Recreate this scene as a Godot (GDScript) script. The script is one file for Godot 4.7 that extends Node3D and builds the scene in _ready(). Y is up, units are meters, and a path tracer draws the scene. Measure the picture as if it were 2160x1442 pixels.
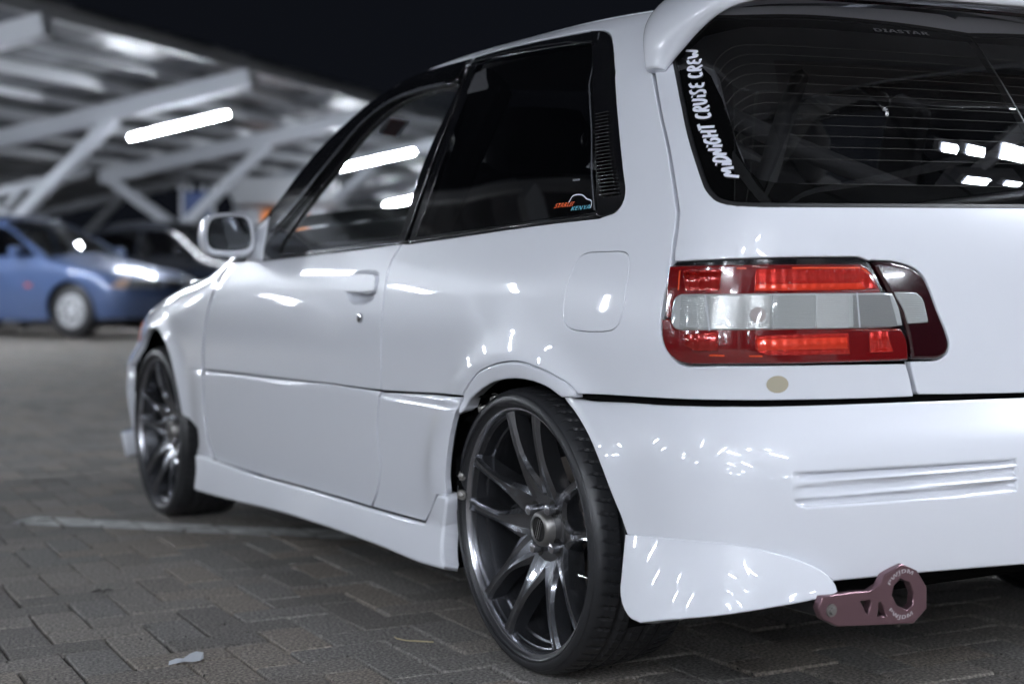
extends Node3D

# ---------------------------------------------------------------- mesh builder
class MB:
	var v := PackedVector3Array()
	var n := PackedVector3Array()
	var t := PackedVector2Array()
	var x := PackedInt32Array()
	func add(p: Vector3, nn: Vector3, uv := Vector2.ZERO) -> int:
		v.append(p)
		n.append(nn)
		t.append(uv)
		return v.size() - 1
	func tri(a: int, b: int, c: int) -> void:
		if a == b or b == c or a == c:
			return
		var g := (v[b] - v[a]).cross(v[c] - v[a])
		if g.dot(n[a] + n[b] + n[c]) > 0.0:
			x.append_array([a, c, b])
		else:
			x.append_array([a, b, c])
	func quad(a: int, b: int, c: int, d: int) -> void:
		tri(a, b, c)
		tri(a, c, d)
	func flat(p: Array) -> void:                      # a flat convex polygon
		var nn: Vector3 = (p[1] - p[0]).cross(p[2] - p[0]).normalized()
		flatn(p, nn)
	func flatn(p: Array, nn: Vector3) -> void:
		var k := []
		for q in p:
			k.append(add(q, nn, Vector2(q.x + q.y * 0.3, q.z + q.y)))
		for i in range(1, k.size() - 1):
			tri(k[0], k[i], k[i + 1])
	func join(o: MB, xf := Transform3D()) -> MB:
		var base := v.size()
		var flip := xf.basis.determinant() < 0.0
		var nb := xf.basis.orthonormalized() if not flip else xf.basis
		for i in o.v.size():
			v.append(xf * o.v[i])
			n.append((nb * o.n[i]).normalized())
			t.append(o.t[i])
		for i in range(0, o.x.size(), 3):
			if flip:
				x.append_array([base + o.x[i], base + o.x[i + 2], base + o.x[i + 1]])
			else:
				x.append_array([base + o.x[i], base + o.x[i + 1], base + o.x[i + 2]])
		return self
	func mirrored() -> MB:
		var m := MB.new()
		m.join(self, Transform3D(Basis(Vector3(-1, 0, 0), Vector3(0, 1, 0), Vector3(0, 0, 1)), Vector3.ZERO))
		return m
	func both() -> MB:
		return join(mirrored())
	func mesh(mat: Material) -> ArrayMesh:
		var a := []
		a.resize(Mesh.ARRAY_MAX)
		a[Mesh.ARRAY_VERTEX] = v
		a[Mesh.ARRAY_NORMAL] = n
		a[Mesh.ARRAY_TEX_UV] = t
		a[Mesh.ARRAY_INDEX] = x
		var m := ArrayMesh.new()
		m.add_surface_from_arrays(Mesh.PRIMITIVE_TRIANGLES, a)
		m.surface_set_material(0, mat)
		return m
	# --- solids
	func box(c: Vector3, s: Vector3, bev := 0.0, bs := Basis()) -> MB:
		var h := s * 0.5
		bev = minf(bev, minf(h.x, minf(h.y, h.z)) * 0.9)
		for ax in 3:
			for sg in [-1.0, 1.0]:
				var nn := Vector3.ZERO
				nn[ax] = sg
				var u := (ax + 1) % 3
				var w := (ax + 2) % 3
				var p := []
				for q in [[-1, -1], [1, -1], [1, 1], [-1, 1]]:
					var k := Vector3.ZERO
					k[ax] = sg * h[ax]
					k[u] = q[0] * (h[u] - bev)
					k[w] = q[1] * (h[w] - bev)
					p.append(c + bs * k)
				flatn(p, bs * nn)
		if bev > 0.0:
			for ax in 3:
				var u := (ax + 1) % 3
				var w := (ax + 2) % 3
				for su in [-1.0, 1.0]:
					for sw in [-1.0, 1.0]:
						var n1 := Vector3.ZERO
						n1[u] = su
						var n2 := Vector3.ZERO
						n2[w] = sw
						var k := []
						for e in [-1.0, 1.0]:
							var b1 := Vector3.ZERO
							b1[ax] = e * (h[ax] - bev)
							b1[u] = su * h[u]
							b1[w] = sw * (h[w] - bev)
							var b2 := b1
							b2[u] = su * (h[u] - bev)
							b2[w] = sw * h[w]
							k.append([add(c + bs * b1, bs * n1), add(c + bs * b2, bs * n2)])
						quad(k[0][0], k[0][1], k[1][1], k[1][0])
			for sx in [-1.0, 1.0]:
				for sy in [-1.0, 1.0]:
					for sz in [-1.0, 1.0]:
						var d := Vector3(sx, sy, sz)
						var p := []
						for ax in 3:
							var k := d * (h - Vector3.ONE * bev)
							k[ax] = d[ax] * h[ax]
							p.append(c + bs * k)
						flatn(p, bs * d.normalized())
		return self
	func tube(path: Array, r, sides := 8, caps := true) -> MB:   # r: number or one number per point
		var rows := []
		var up := Vector3.UP
		for i in path.size():
			var d: Vector3 = (path[mini(i + 1, path.size() - 1)] - path[maxi(i - 1, 0)]).normalized()
			if absf(d.dot(up)) > 0.95:
				up = Vector3.RIGHT if absf(d.x) < 0.9 else Vector3.FORWARD
			var s := d.cross(up).normalized()
			up = s.cross(d).normalized()
			var rr: float = r[i] if r is Array else r
			var row := []
			for k in sides + 1:
				var a := TAU * k / sides
				var o := s * cos(a) + up * sin(a)
				row.append(add(path[i] + o * rr, o, Vector2(float(k) / sides, i)))
			rows.append(row)
			if caps and (i == 0 or i == path.size() - 1):
				var nn := d if i else -d
				var cap := []
				for k in sides:
					var a := TAU * k / sides
					cap.append(path[i] + (s * cos(a) + up * sin(a)) * rr)
				flatn(cap, nn)
		for i in rows.size() - 1:
			for k in sides:
				quad(rows[i][k], rows[i][k + 1], rows[i + 1][k + 1], rows[i + 1][k])
		return self
	func beam(a: Vector3, b: Vector3, w: float, h: float, up := Vector3.UP, bev := 0.008) -> MB:
		var d := (b - a).normalized()
		var s := d.cross(up).normalized()
		var u := s.cross(d).normalized()
		return box((a + b) * 0.5, Vector3(w, h, a.distance_to(b)), bev, Basis(s, u, -d))
	# lathe round local x; profile [x, r] pairs, sharp where the bend is strong
	func lathe(pr: Array, segs := 48, a0 := 0.0, a1 := TAU) -> MB:
		for i in pr.size() - 1:
			var p0: Vector2 = pr[i]
			var p1: Vector2 = pr[i + 1]
			if p0.is_equal_approx(p1):
				continue
			var d := (p1 - p0).normalized()
			var nn := Vector2(-d.y, d.x)
			var na := nn
			var nb := nn
			if i > 0:
				var dd: Vector2 = (p0 - pr[i - 1]).normalized()
				if dd.dot(d) > 0.72:
					na = (nn + Vector2(-dd.y, dd.x)).normalized()
			if i < pr.size() - 2:
				var dd: Vector2 = (pr[i + 2] - p1).normalized()
				if dd.dot(d) > 0.72:
					nb = (nn + Vector2(-dd.y, dd.x)).normalized()
			var last := []
			for k in segs + 1:
				var a := a0 + (a1 - a0) * k / segs
				var e := Vector3(0, sin(a), cos(a))
				var q := [add(Vector3(p0.x, 0, 0) + e * p0.y, Vector3(na.x, 0, 0) + e * na.y, Vector2(a, p0.x)), add(Vector3(p1.x, 0, 0) + e * p1.y, Vector3(nb.x, 0, 0) + e * nb.y, Vector2(a, p1.x))]
				if last:
					quad(last[0], last[1], q[1], q[0])
				last = q
		return self
	# rings of points joined into a skin with smooth normals
	func loft(rings: Array, caps := true) -> MB:
		var rows := []
		var m: int = rings[0].size()
		var mid := Vector3.ZERO
		for i in rings.size():
			var row := []
			var c := Vector3.ZERO
			for p in rings[i]:
				c += p / m
			for k in m:
				var du: Vector3 = rings[i][(k + 1) % m] - rings[i][(k + m - 1) % m]
				var dv: Vector3 = rings[mini(i + 1, rings.size() - 1)][k] - rings[maxi(i - 1, 0)][k]
				var nn := du.cross(dv).normalized()
				if nn.dot(rings[i][k] - c) < 0.0:
					nn = -nn
				row.append(add(rings[i][k], nn))
			rows.append(row)
		for i in rows.size() - 1:
			for k in m:
				quad(rows[i][k], rows[i][(k + 1) % m], rows[i + 1][(k + 1) % m], rows[i + 1][k])
		if caps:
			for e in [0, rings.size() - 1]:
				var c := Vector3.ZERO
				var c2 := Vector3.ZERO
				for p in rings[e]:
					c += p / m
				for p in rings[1 if e == 0 else e - 1]:
					c2 += p / m
				var nn := (c - c2).normalized()
				var ci := add(c, nn)
				var ks := []
				for p in rings[e]:
					ks.append(add(p, nn))
				for k in m:
					tri(ci, ks[k], ks[(k + 1) % m])
		return self

static func chaikin(r: Array, closed := true, times := 2) -> Array:
	for it in times:
		var o := []
		var m := r.size()
		for i in (m if closed else m - 1):
			var a = r[i]
			var b = r[(i + 1) % m]
			if not closed and i == 0:
				o.append(a)
			o.append(a.lerp(b, 0.25))
			o.append(a.lerp(b, 0.75))
			if not closed and i == m - 2:
				o.append(b)
		r = o
	return r

# ---------------------------------------------------------------- curves and car surfaces
class Tab:
	var xs := PackedFloat32Array()
	var ys := PackedFloat32Array()
	var ms := PackedFloat32Array()
	func _init(a: Array) -> void:
		for i in range(0, a.size(), 2):
			xs.append(a[i])
			ys.append(a[i + 1])
		var d := PackedFloat32Array()
		for i in xs.size() - 1:
			d.append((ys[i + 1] - ys[i]) / (xs[i + 1] - xs[i]))
		ms.resize(xs.size())
		ms[0] = d[0]
		ms[-1] = d[-1]
		for i in range(1, xs.size() - 1):
			ms[i] = 0.0 if d[i - 1] * d[i] <= 0.0 else 2.0 * d[i - 1] * d[i] / (d[i - 1] + d[i])
	func at(x: float) -> float:
		var l := xs.size() - 1
		if x <= xs[0]:
			return ys[0]
		if x >= xs[l]:
			return ys[l]
		var i := 0
		while x > xs[i + 1]:
			i += 1
		var h := xs[i + 1] - xs[i]
		var u := (x - xs[i]) / h
		var w := 1.0 - u
		return ys[i] * (1.0 + 2.0 * u) * w * w + ms[i] * h * u * w * w + ys[i + 1] * u * u * (3.0 - 2.0 * u) - ms[i + 1] * h * u * u * w

class Field:
	var W: Tab
	var R: Tab
	var T: Tab
	var F: Tab
	var hatch := true
	var pz := 0.1          # pivots of the corner fans
	var fz := -2.45
	const PX := -0.3
	const FAN := 0.9
	func smx(a: float, b: float, k: float) -> float:
		var h := maxf(k - absf(a - b), 0.0) / k
		return maxf(a, b) + h * h * h * k / 6.0
	func f(p: Vector3) -> float:
		var ax := absf(p.x)
		var y := p.y
		var z := p.z
		var side := ax - W.at(y)
		var kr := 0.24
		var kt := 0.10
		if hatch:
			var t := maxf(z + 0.3, 0.0)
			side += 0.085 * t * t * (1.0 + 0.5 * smoothstep(0.8, 1.15, y))
			t = maxf(-1.75 - z, 0.0)
			side += 0.07 * t * t * (1.0 - 0.75 * smoothstep(0.55, 0.45, y))
			side -= 0.010 * smoothstep(0.490, 0.478, y - 0.004 * (z + 1.2)) * smoothstep(-1.95, -1.8, z) * smoothstep(-0.1, -0.25, z)
			var dr := sqrt(z * z + (y - 0.267) ** 2) - 0.31
			var df := sqrt((z + 2.3) ** 2 + (y - 0.267) ** 2) - 0.31
			side -= (0.012 * exp(-(dr / 0.045) ** 2) + 0.014 * exp(-(df / 0.05) ** 2)) * smoothstep(0.22, 0.38, y)
			kr = 0.24 - 0.08 * smoothstep(0.55, 0.62, y)
			kt = 0.16 - 0.06 * smoothstep(-2.1, -1.6, z)
		else:
			var t := maxf(absf(z) - 1.2, 0.0)
			side += 0.09 * t * t
		var q := (ax / 0.7) ** 2
		var a := smx(side, z - (R.at(y) - 0.075 * q), kr)
		a = smx(a, -z - (F.at(y) - 0.16 * q), 0.32)
		return smx(a, (y - (T.at(z) - 0.125 * ax * ax)) * 0.877, kt)
	func grad(p: Vector3) -> Vector3:
		var h := 0.0012
		return Vector3(f(p + Vector3(h, 0, 0)) - f(p - Vector3(h, 0, 0)), f(p + Vector3(0, h, 0)) - f(p - Vector3(0, h, 0)), f(p + Vector3(0, 0, h)) - f(p - Vector3(0, 0, h))).normalized()
	func hit(o: Vector3, d: Vector3, off: float, far := 1.4) -> Vector3:
		var lo := 0.0
		var hi := far
		var fl := f(o) - off
		var fh := f(o + d * hi) - off
		if fl > 0.0:
			return o
		for i in 14:
			var m := lo + (hi - lo) * clampf(fl / (fl - fh), 0.08, 0.92)
			var fm := f(o + d * m) - off
			if absf(fm) < 0.00001:
				return o + d * m
			if fm < 0.0:
				lo = m
				fl = fm
			else:
				hi = m
				fh = fm
		return o + d * (lo + hi) * 0.5
	func point(s: float, y: float, off: float) -> Vector3:
		if s > pz + FAN:
			return hit(Vector3(PX + s - pz - FAN, y, pz), Vector3(0, 0, 1), off, 2.6)
		if s > pz:
			var a := (s - pz) / FAN * PI / 2.0
			return hit(Vector3(PX, y, pz), Vector3(-cos(a), 0, sin(a)), off)
		if s < fz - FAN:
			return hit(Vector3(PX - (s - fz + FAN), y, fz), Vector3(0, 0, -1), off, 2.6)
		if s < fz:
			var a := (fz - s) / FAN * PI / 2.0
			return hit(Vector3(PX, y, fz), Vector3(-cos(a), 0, -sin(a)), off)
		return hit(Vector3(0.0, y, s), Vector3(-1, 0, 0), off)
	func over(x: float, z: float, off := 0.0) -> Vector3:
		return hit(Vector3(x, 0.35, z), Vector3.UP, off, 1.4)

# a sheet cut to an outline. at(u, v) gives [point, normal]; the rim is rounded and folds inwards
func sheet(poly: PackedVector2Array, at: Callable, gs := 0.02, fold := 0.0015, deep := 0.012, holes: Array = [], uvs := 1.0) -> MB:
	var m := MB.new()
	if Geometry2D.is_polygon_clockwise(poly):
		poly.reverse()
	poly = dense(poly, gs)
	var hs := []
	for h in holes:
		if not Geometry2D.is_polygon_clockwise(h):
			h.reverse()
		hs.append(dense(h, gs))
	var lo := poly[0]
	var hi := poly[0]
	for q in poly:
		lo = lo.min(q)
		hi = hi.max(q)
	var nx := int(ceil((hi.x - lo.x) / gs)) + 1
	var ny := int(ceil((hi.y - lo.y) / gs)) + 1
	var edge := {}
	for loop in [poly] + hs:
		for i in loop.size():
			var a: Vector2 = loop[i]
			var b: Vector2 = loop[(i + 1) % loop.size()]
			for k in 9:
				var q: Vector2 = (a.lerp(b, k / 8.0) - lo) / gs
				for e in [Vector2(1e-4, 1e-4), Vector2(-1e-4, -1e-4), Vector2(1e-4, -1e-4), Vector2(-1e-4, 1e-4)]:
					edge[Vector2i((q + e).floor())] = true
	var cache := {}
	var put := func(q: Vector2) -> int:
		var key := Vector2i((q * 50000.0).round())
		if not cache.has(key):
			var r: Array = at.call(q.x, q.y)
			cache[key] = m.add(r[0], r[1], q * uvs)
		return cache[key]
	for i in nx:
		for j in ny:
			var c := lo + Vector2(i, j) * gs
			var cell := PackedVector2Array([c, c + Vector2(gs, 0), c + Vector2(gs, gs), c + Vector2(0, gs)])
			if edge.has(Vector2i(i, j)):
				var pieces: Array = Geometry2D.intersect_polygons(poly, cell)
				for h in hs:
					var next := []
					for pc in pieces:
						if not Geometry2D.is_polygon_clockwise(pc):
							next.append_array(Geometry2D.clip_polygons(pc, h))
					pieces = next
				for pc in pieces:
					if Geometry2D.is_polygon_clockwise(pc):
						continue
					var tr := Geometry2D.triangulate_polygon(pc)
					for k in range(0, tr.size(), 3):
						m.tri(put.call(pc[tr[k]]), put.call(pc[tr[k + 1]]), put.call(pc[tr[k + 2]]))
			else:
				var mid := c + Vector2(gs, gs) * 0.5
				var inside := Geometry2D.is_point_in_polygon(mid, poly)
				for h in hs:
					if Geometry2D.is_point_in_polygon(mid, h):
						inside = false
				if inside:
					m.quad(put.call(cell[0]), put.call(cell[1]), put.call(cell[2]), put.call(cell[3]))
	if deep > 0.0:
		for loop in [poly] + hs:
			rim(m, loop, at, fold, deep)
	return m

func rim(m: MB, loop: PackedVector2Array, at: Callable, fold: float, deep: float) -> void:
	var P := []
	var N := []
	for q in loop:
		var r: Array = at.call(q.x, q.y)
		P.append(r[0])
		N.append(r[1])
	var cnt := P.size()
	var sg := 0.0
	for i in cnt:                                     # which way is outwards
		var t2: Vector2 = loop[(i + 1) % cnt] - loop[i]
		var q2: Vector2 = (loop[i] + loop[(i + 1) % cnt]) * 0.5 + Vector2(t2.y, -t2.x).normalized() * 0.002
		if i % 7 == 0:
			var r: Array = at.call(q2.x, q2.y)
			sg += signf((P[(i + 1) % cnt] - P[i]).cross(N[i]).dot(r[0] - (P[i] + P[(i + 1) % cnt]) * 0.5))
	sg = 1.0 if sg >= 0.0 else -1.0
	var steps := 3 if fold > 0.0008 else 1
	if fold > 0.006:
		steps = 6
	var first := []
	var last := []
	for ii in cnt + 1:
		var i := ii % cnt
		var T: Vector3 = P[(i + 1) % cnt] - P[(i + cnt - 1) % cnt]
		var o: Vector3 = T.cross(N[i]).normalized() * sg
		var row := []
		for k in steps + 1:
			var a := PI / 2.0 * k / steps
			row.append(m.add(P[i] + o * fold * sin(a) - N[i] * fold * (1.0 - cos(a)), N[i] * cos(a) + o * sin(a), loop[i]))
		row.append(m.add(P[i] + o * fold - N[i] * (fold + deep), o, loop[i]))
		if last:
			for k in (0 if loop[(ii + cnt - 1) % cnt].x > 1.2995 and loop[i].x > 1.2995 and loop[i].x < 1.3005 else row.size() - 1):
				m.quad(last[k], last[k + 1], row[k + 1], row[k])
		last = row

func dense(p: PackedVector2Array, step: float) -> PackedVector2Array:
	var o := PackedVector2Array()
	for i in p.size():
		var a := p[i]
		var b := p[(i + 1) % p.size()]
		var k := maxi(1, int(ceil(a.distance_to(b) / step)))
		for j in k:
			o.append(a.lerp(b, float(j) / k))
	return o

func pts(s: String, div := 10000.0) -> PackedVector2Array:
	var o := PackedVector2Array()
	for w in s.split(" ", false):
		var q := w.split(",")
		o.append(Vector2(float(q[0]), float(q[1])) / div)
	return o

# ---------------------------------------------------------------- naming
func part(parent: Node3D, called: String, m: MB, mat: Material, label := "") -> MeshInstance3D:
	var o := MeshInstance3D.new()
	o.name = called
	o.mesh = m.mesh(mat)
	parent.add_child(o, true)
	if label:
		o.set_meta("label", label)
	return o

func tag(o: Node, label: String, category: String, group := "") -> Node:
	o.set_meta("label", label)
	o.set_meta("category", category)
	if group:
		o.set_meta("group", group)
	return o

var taken := {}
func numbered(called: String) -> String:
	taken[called] = taken.get(called, -1) + 1
	return called if taken[called] == 0 else "%s_%03d" % [called, taken[called]]

func thing(called: String, label: String, category: String, pos := Vector3.ZERO, group := "") -> Node3D:
	var o := Node3D.new()
	o.name = numbered(called)
	add_child(o)
	o.position = pos
	tag(o, label, category, group)
	return o

func struct(called: String, m: MB, mat: Material) -> MeshInstance3D:
	var o := part(self, numbered(called), m, mat)
	o.set_meta("kind", "structure")
	return o

func az(deg: float) -> Vector3:                     # level direction, degrees clockwise from -z
	return Vector3(sin(deg_to_rad(deg)), 0, -cos(deg_to_rad(deg)))

# ---------------------------------------------------------------- materials
var M := {}
func lin(r: float, g: float, b: float) -> Color:
	return Color(r, g, b).linear_to_srgb()

func mat(called: String, c: Color, rough := 0.6, metal := 0.0, coat := 0.0, spec := 0.5) -> StandardMaterial3D:
	var m := StandardMaterial3D.new()
	m.resource_name = called
	m.albedo_color = c
	m.roughness = rough
	m.metallic = metal
	m.metallic_specular = spec
	if coat > 0.0:
		m.clearcoat_enabled = true
		m.clearcoat = coat
		m.clearcoat_roughness = 0.03
	M[called] = m
	return m

func glass(called: String, c: Color, alpha: float, rough := 0.0) -> StandardMaterial3D:
	var m := mat(called, Color(c.r, c.g, c.b, alpha), rough)
	m.transparency = BaseMaterial3D.TRANSPARENCY_ALPHA
	return m

func noise_tex(freq: float, size: int, lo: float, hi: float, sd: int, normal := 0.0, oct := 4) -> NoiseTexture2D:
	var f := FastNoiseLite.new()
	f.seed = sd
	f.frequency = freq
	f.fractal_octaves = oct
	var t := NoiseTexture2D.new()
	t.noise = f
	t.width = size
	t.height = size
	t.seamless = true
	if normal > 0.0:
		t.as_normal_map = true
		t.bump_strength = normal
	else:
		var g := Gradient.new()
		g.set_color(0, Color(lo, lo, lo))
		g.set_color(1, Color(hi, hi, hi))
		t.color_ramp = g
	return t

func triplanar(m: StandardMaterial3D, scale: float, world := true) -> StandardMaterial3D:
	m.uv1_triplanar = true
	m.uv1_world_triplanar = world
	m.uv1_scale = Vector3.ONE * scale
	return m

func make_materials() -> void:
	mat("paint", lin(0.72, 0.735, 0.79), 0.30, 0.0, 1.0)
	mat("black_gloss", lin(0.006, 0.006, 0.007), 0.12, 0.0, 0.6)
	mat("black_trim", lin(0.012, 0.012, 0.013), 0.42)
	mat("rubber", lin(0.014, 0.014, 0.015), 0.55)
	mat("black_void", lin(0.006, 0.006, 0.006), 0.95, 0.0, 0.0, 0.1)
	mat("chrome", lin(0.62, 0.62, 0.64), 0.12, 1.0)
	mat("bright_strip", lin(0.32, 0.33, 0.36), 0.25, 0.8)
	mat("mirror_glass", lin(0.38, 0.40, 0.43), 0.02, 1.0)
	mat("rim", lin(0.17, 0.174, 0.19), 0.18, 0.9, 0.6)
	mat("rim_barrel", lin(0.07, 0.072, 0.08), 0.26, 0.8)
	mat("rim_lip", lin(0.45, 0.45, 0.48), 0.24, 0.9, 0.4)
	mat("steel", lin(0.30, 0.29, 0.28), 0.38, 0.9)
	mat("rust", lin(0.2, 0.17, 0.15), 0.6, 0.3)
	mat("interior", lin(0.05, 0.05, 0.055), 0.85)
	mat("seat_cloth", lin(0.03, 0.03, 0.034), 0.95)
	mat("plastic_grey", lin(0.12, 0.12, 0.13), 0.6)
	mat("headlining", lin(0.22, 0.22, 0.24), 0.95)
	mat("red_lens", lin(0.13, 0.003, 0.004), 0.14, 0.0, 1.0)
	mat("orange_painted_glow", lin(0.70, 0.030, 0.004), 0.3, 0.4, 1.0)  # orange highlight tone painted into the tail lamp
	mat("red_painted_glow", lin(0.52, 0.010, 0.004), 0.24, 0.55, 1.0)  # lens red brightened to paint in light caught by the reflectors
	mat("red_painted_glow_dim", lin(0.30, 0.006, 0.003), 0.24, 0.55, 1.0)  # weaker copy of the same painted brightness
	mat("sticker_red", lin(0.22, 0.03, 0.025), 0.5)
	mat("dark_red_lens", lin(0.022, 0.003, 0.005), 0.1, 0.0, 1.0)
	mat("orange_lens", lin(0.8, 0.12, 0.01), 0.2, 0.0, 1.0)
	mat("sticker_white", lin(0.75, 0.76, 0.85), 0.5)
	mat("sticker_orange", lin(0.85, 0.12, 0.02), 0.5)
	mat("sticker_blue", lin(0.08, 0.33, 0.42), 0.5)
	mat("print_grey", lin(0.42, 0.43, 0.46), 0.5)
	mat("heater_wire", lin(0.022, 0.02, 0.018), 0.7)
	mat("sticker_beige", lin(0.40, 0.36, 0.27), 0.5)
	mat("strip_painted_glint", lin(0.75, 0.06, 0.006), 0.3)  # colour of the glints painted along the lens edges
	mat("tow_pink", lin(0.20, 0.118, 0.137), 0.28, 0.8)
	mat("engraving", lin(0.42, 0.36, 0.38), 0.5)
	mat("canopy_steel", lin(0.62, 0.64, 0.68), 0.45)
	mat("galvanised", lin(0.55, 0.56, 0.58), 0.5)
	mat("concrete", lin(0.3, 0.29, 0.28), 0.9)
	mat("paper", lin(0.5, 0.52, 0.56), 0.45)
	mat("straw", lin(0.45, 0.38, 0.22), 0.8)
	mat("leaf", lin(0.02, 0.016, 0.012), 0.8)
	var tint := mat("lamp_body", lin(0.7, 0.7, 0.7), 0.4)
	tint.roughness = 0.35
	glass("door_pane", Color(0.3, 0.33, 0.34), 0.10)
	glass("dark_pane", Color(0.012, 0.012, 0.016), 0.84)
	glass("rear_pane", Color(0.02, 0.021, 0.024), 0.45)
	glass("smoked", Color(0.05, 0.05, 0.055), 0.55)
	# the clear band of the tail lamp: ribbed pale plastic
	var cl := mat("clear_lens", lin(0.42, 0.44, 0.44), 0.16, 0.15, 1.0)
	var rib := Image.create_empty(8, 64, false, Image.FORMAT_RGB8)
	for y in 64:
		var sl := cos(TAU * y / 64.0)
		var nn := Vector3(0.0, 0.55 * sl, 1.0).normalized() * 0.5 + Vector3.ONE * 0.5
		rib.fill_rect(Rect2i(0, y, 8, 1), Color(nn.x, nn.y, nn.z))
	var ribt := ImageTexture.create_from_image(rib)
	cl.normal_enabled = true
	cl.normal_texture = ribt
	cl.uv1_scale = Vector3(1, 330, 1)
	cl.normal_scale = 0.5
	for q in [["lens_a", 0.46, 0.48, 0.48], ["lens_b", 0.42, 0.425, 0.42], ["lens_c", 0.58, 0.6, 0.6], ["lens_d", 0.29, 0.3, 0.3]]:
		var lm := mat(q[0], lin(q[1], q[2], q[3]), 0.22, 0.45, 1.0)
		lm.normal_enabled = true
		lm.normal_texture = ribt
		lm.normal_scale = 0.6 if q[0] != "lens_b" else 0.25
		lm.uv1_scale = Vector3(1, 330, 1)
	mat("lens_bulb", lin(0.34, 0.30, 0.29), 0.3, 0.0, 1.0)
	var rr: StandardMaterial3D = M.red_painted_glow
	rr.normal_enabled = true
	rr.normal_texture = ribt
	rr.normal_scale = 0.6
	rr.uv1_scale = Vector3(1, 420, 1)
	# canopy panels
	var pm := mat("panel_sheet", lin(0.42, 0.43, 0.46), 0.4)
	pm.albedo_texture = noise_tex(0.02, 256, 0.5, 1.0, 5)
	triplanar(pm, 0.23)
	for q in [["panel_dark", 0.16], ["panel_mid", 0.28]]:
		var pd := mat(q[0], lin(q[1], q[1] * 1.02, q[1] * 1.08), 0.4)
		pd.albedo_texture = pm.albedo_texture
		triplanar(pd, 0.23)
	# pavers: grain over a few tones
	var grain := noise_tex(0.07, 512, 0.38, 1.0, 3, 0.0, 5)
	var bump := noise_tex(0.09, 512, 0.0, 1.0, 9, 0.0, 5)
	for i in 7:
		var k: float = [0.82, 0.9, 1.0, 1.06, 0.95, 1.12, 0.76][i]
		var w: float = [0.02, 0.05, 0.03, 0.08, 0.0, 0.04, 0.02][i]
		var b := mat("paver_%d" % i, lin(0.46 * k * (1.0 + w), 0.43 * k, 0.40 * k * (1.0 - w)), 0.82)
		b.albedo_texture = grain
		b.heightmap_enabled = true
		b.heightmap_texture = bump
		b.heightmap_scale = 0.3
		triplanar(b, 2.9)
	var bm := mat("paver_many", Color.WHITE, 0.82)
	bm.vertex_color_use_as_albedo = true
	bm.albedo_texture = grain
	triplanar(bm, 2.9)
	var gr := mat("grit", Color.WHITE, 0.9)
	gr.vertex_color_use_as_albedo = true
	var sd := mat("joint_sand", lin(0.06, 0.054, 0.048), 0.95)
	sd.albedo_texture = grain
	triplanar(sd, 2.3)
	var gd := mat("far_ground", lin(0.085, 0.08, 0.076), 0.9)
	gd.albedo_texture = noise_tex(0.01, 512, 0.7, 1.0, 13)
	triplanar(gd, 0.3)
	var ln := mat("line_paint", lin(0.8, 0.8, 0.78), 0.75)
	ln.albedo_texture = noise_tex(0.03, 256, 0.72, 1.0, 21)
	triplanar(ln, 1.7)
	# tyre: faint dust
	var ty := mat("tyre", lin(0.019, 0.0195, 0.022), 0.5)
	ty.roughness_texture = noise_tex(0.02, 256, 0.75, 1.0, 31)
	triplanar(ty, 4.0, false)
	var tb := mat("tube_glow", Color(0.93, 0.96, 1.0), 0.5)
	tb.emission_enabled = true
	tb.emission = Color(0.93, 0.96, 1.0)
	tb.emission_energy_multiplier = 150.0
	var tb2 := mat("tube_bright", Color(0.93, 0.96, 1.0), 0.5)
	tb2.emission_enabled = true
	tb2.emission = Color(0.93, 0.96, 1.0)
	tb2.emission_energy_multiplier = 300.0
	var sq := mat("square_glow", Color(0.93, 0.96, 1.0), 0.5)
	sq.emission_enabled = true
	sq.emission = Color(0.86, 0.9, 1.0)
	sq.emission_energy_multiplier = 16.0
	var sg := mat("warm_glow", Color(0.9, 0.6, 0.35), 0.5)
	sg.emission_enabled = true
	sg.emission = Color(0.9, 0.55, 0.3)
	sg.emission_energy_multiplier = 0.5

# ---------------------------------------------------------------- the white car
var H := Field.new()
var PG := {}
const CENTRE := 1.3

func skin(off: float) -> Callable:
	return func(s: float, y: float) -> Array:
		var p := H.point(s, y, off)
		return [p, H.grad(p)]

func bump_skin(extra: float) -> Callable:
	return func(s: float, y: float) -> Array:
		var p := H.point(s, y, 0.003 + 0.027 * smoothstep(0.2, 0.75, s) + extra)
		return [p, H.grad(p)]

# a skin pushed in or out by depth(s, y), with normals to match
func carved(base: Callable, depth: Callable) -> Callable:
	return func(s: float, y: float) -> Array:
		var r: Array = base.call(s, y)
		var h := 0.0012
		var d0: float = depth.call(s, y)
		var ds: float = (depth.call(s + h, y) - depth.call(s - h, y)) / (2 * h)
		var dy: float = (depth.call(s, y + h) - depth.call(s, y - h)) / (2 * h)
		var n: Vector3 = r[1]
		var ty := (Vector3.UP - n * n.y).normalized()
		var ts := ty.cross(n)
		var q: Array = base.call(s + 0.004, y)
		if ts.dot(q[0] - r[0]) < 0.0:
			ts = -ts
		var ks := maxf((q[0] - r[0]).length() / 0.004, 0.2)
		return [r[0] + n * d0, (n - ts * ds / ks - ty * dy).normalized()]

func grow(p: PackedVector2Array, d: float) -> PackedVector2Array:
	var q := p.duplicate()
	if Geometry2D.is_polygon_clockwise(q):
		q.reverse()
	var r: Array = Geometry2D.offset_polygon(q, d, Geometry2D.JOIN_ROUND)
	return r[0] if r else q

# panel of the left flank and its mirror image on the right
func pair(parent: Node3D, called: String, m: MB, material: Material, label := "") -> Array:
	return [part(parent, called, m, material, label), part(parent, called, m.mirrored(), material)]

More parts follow.
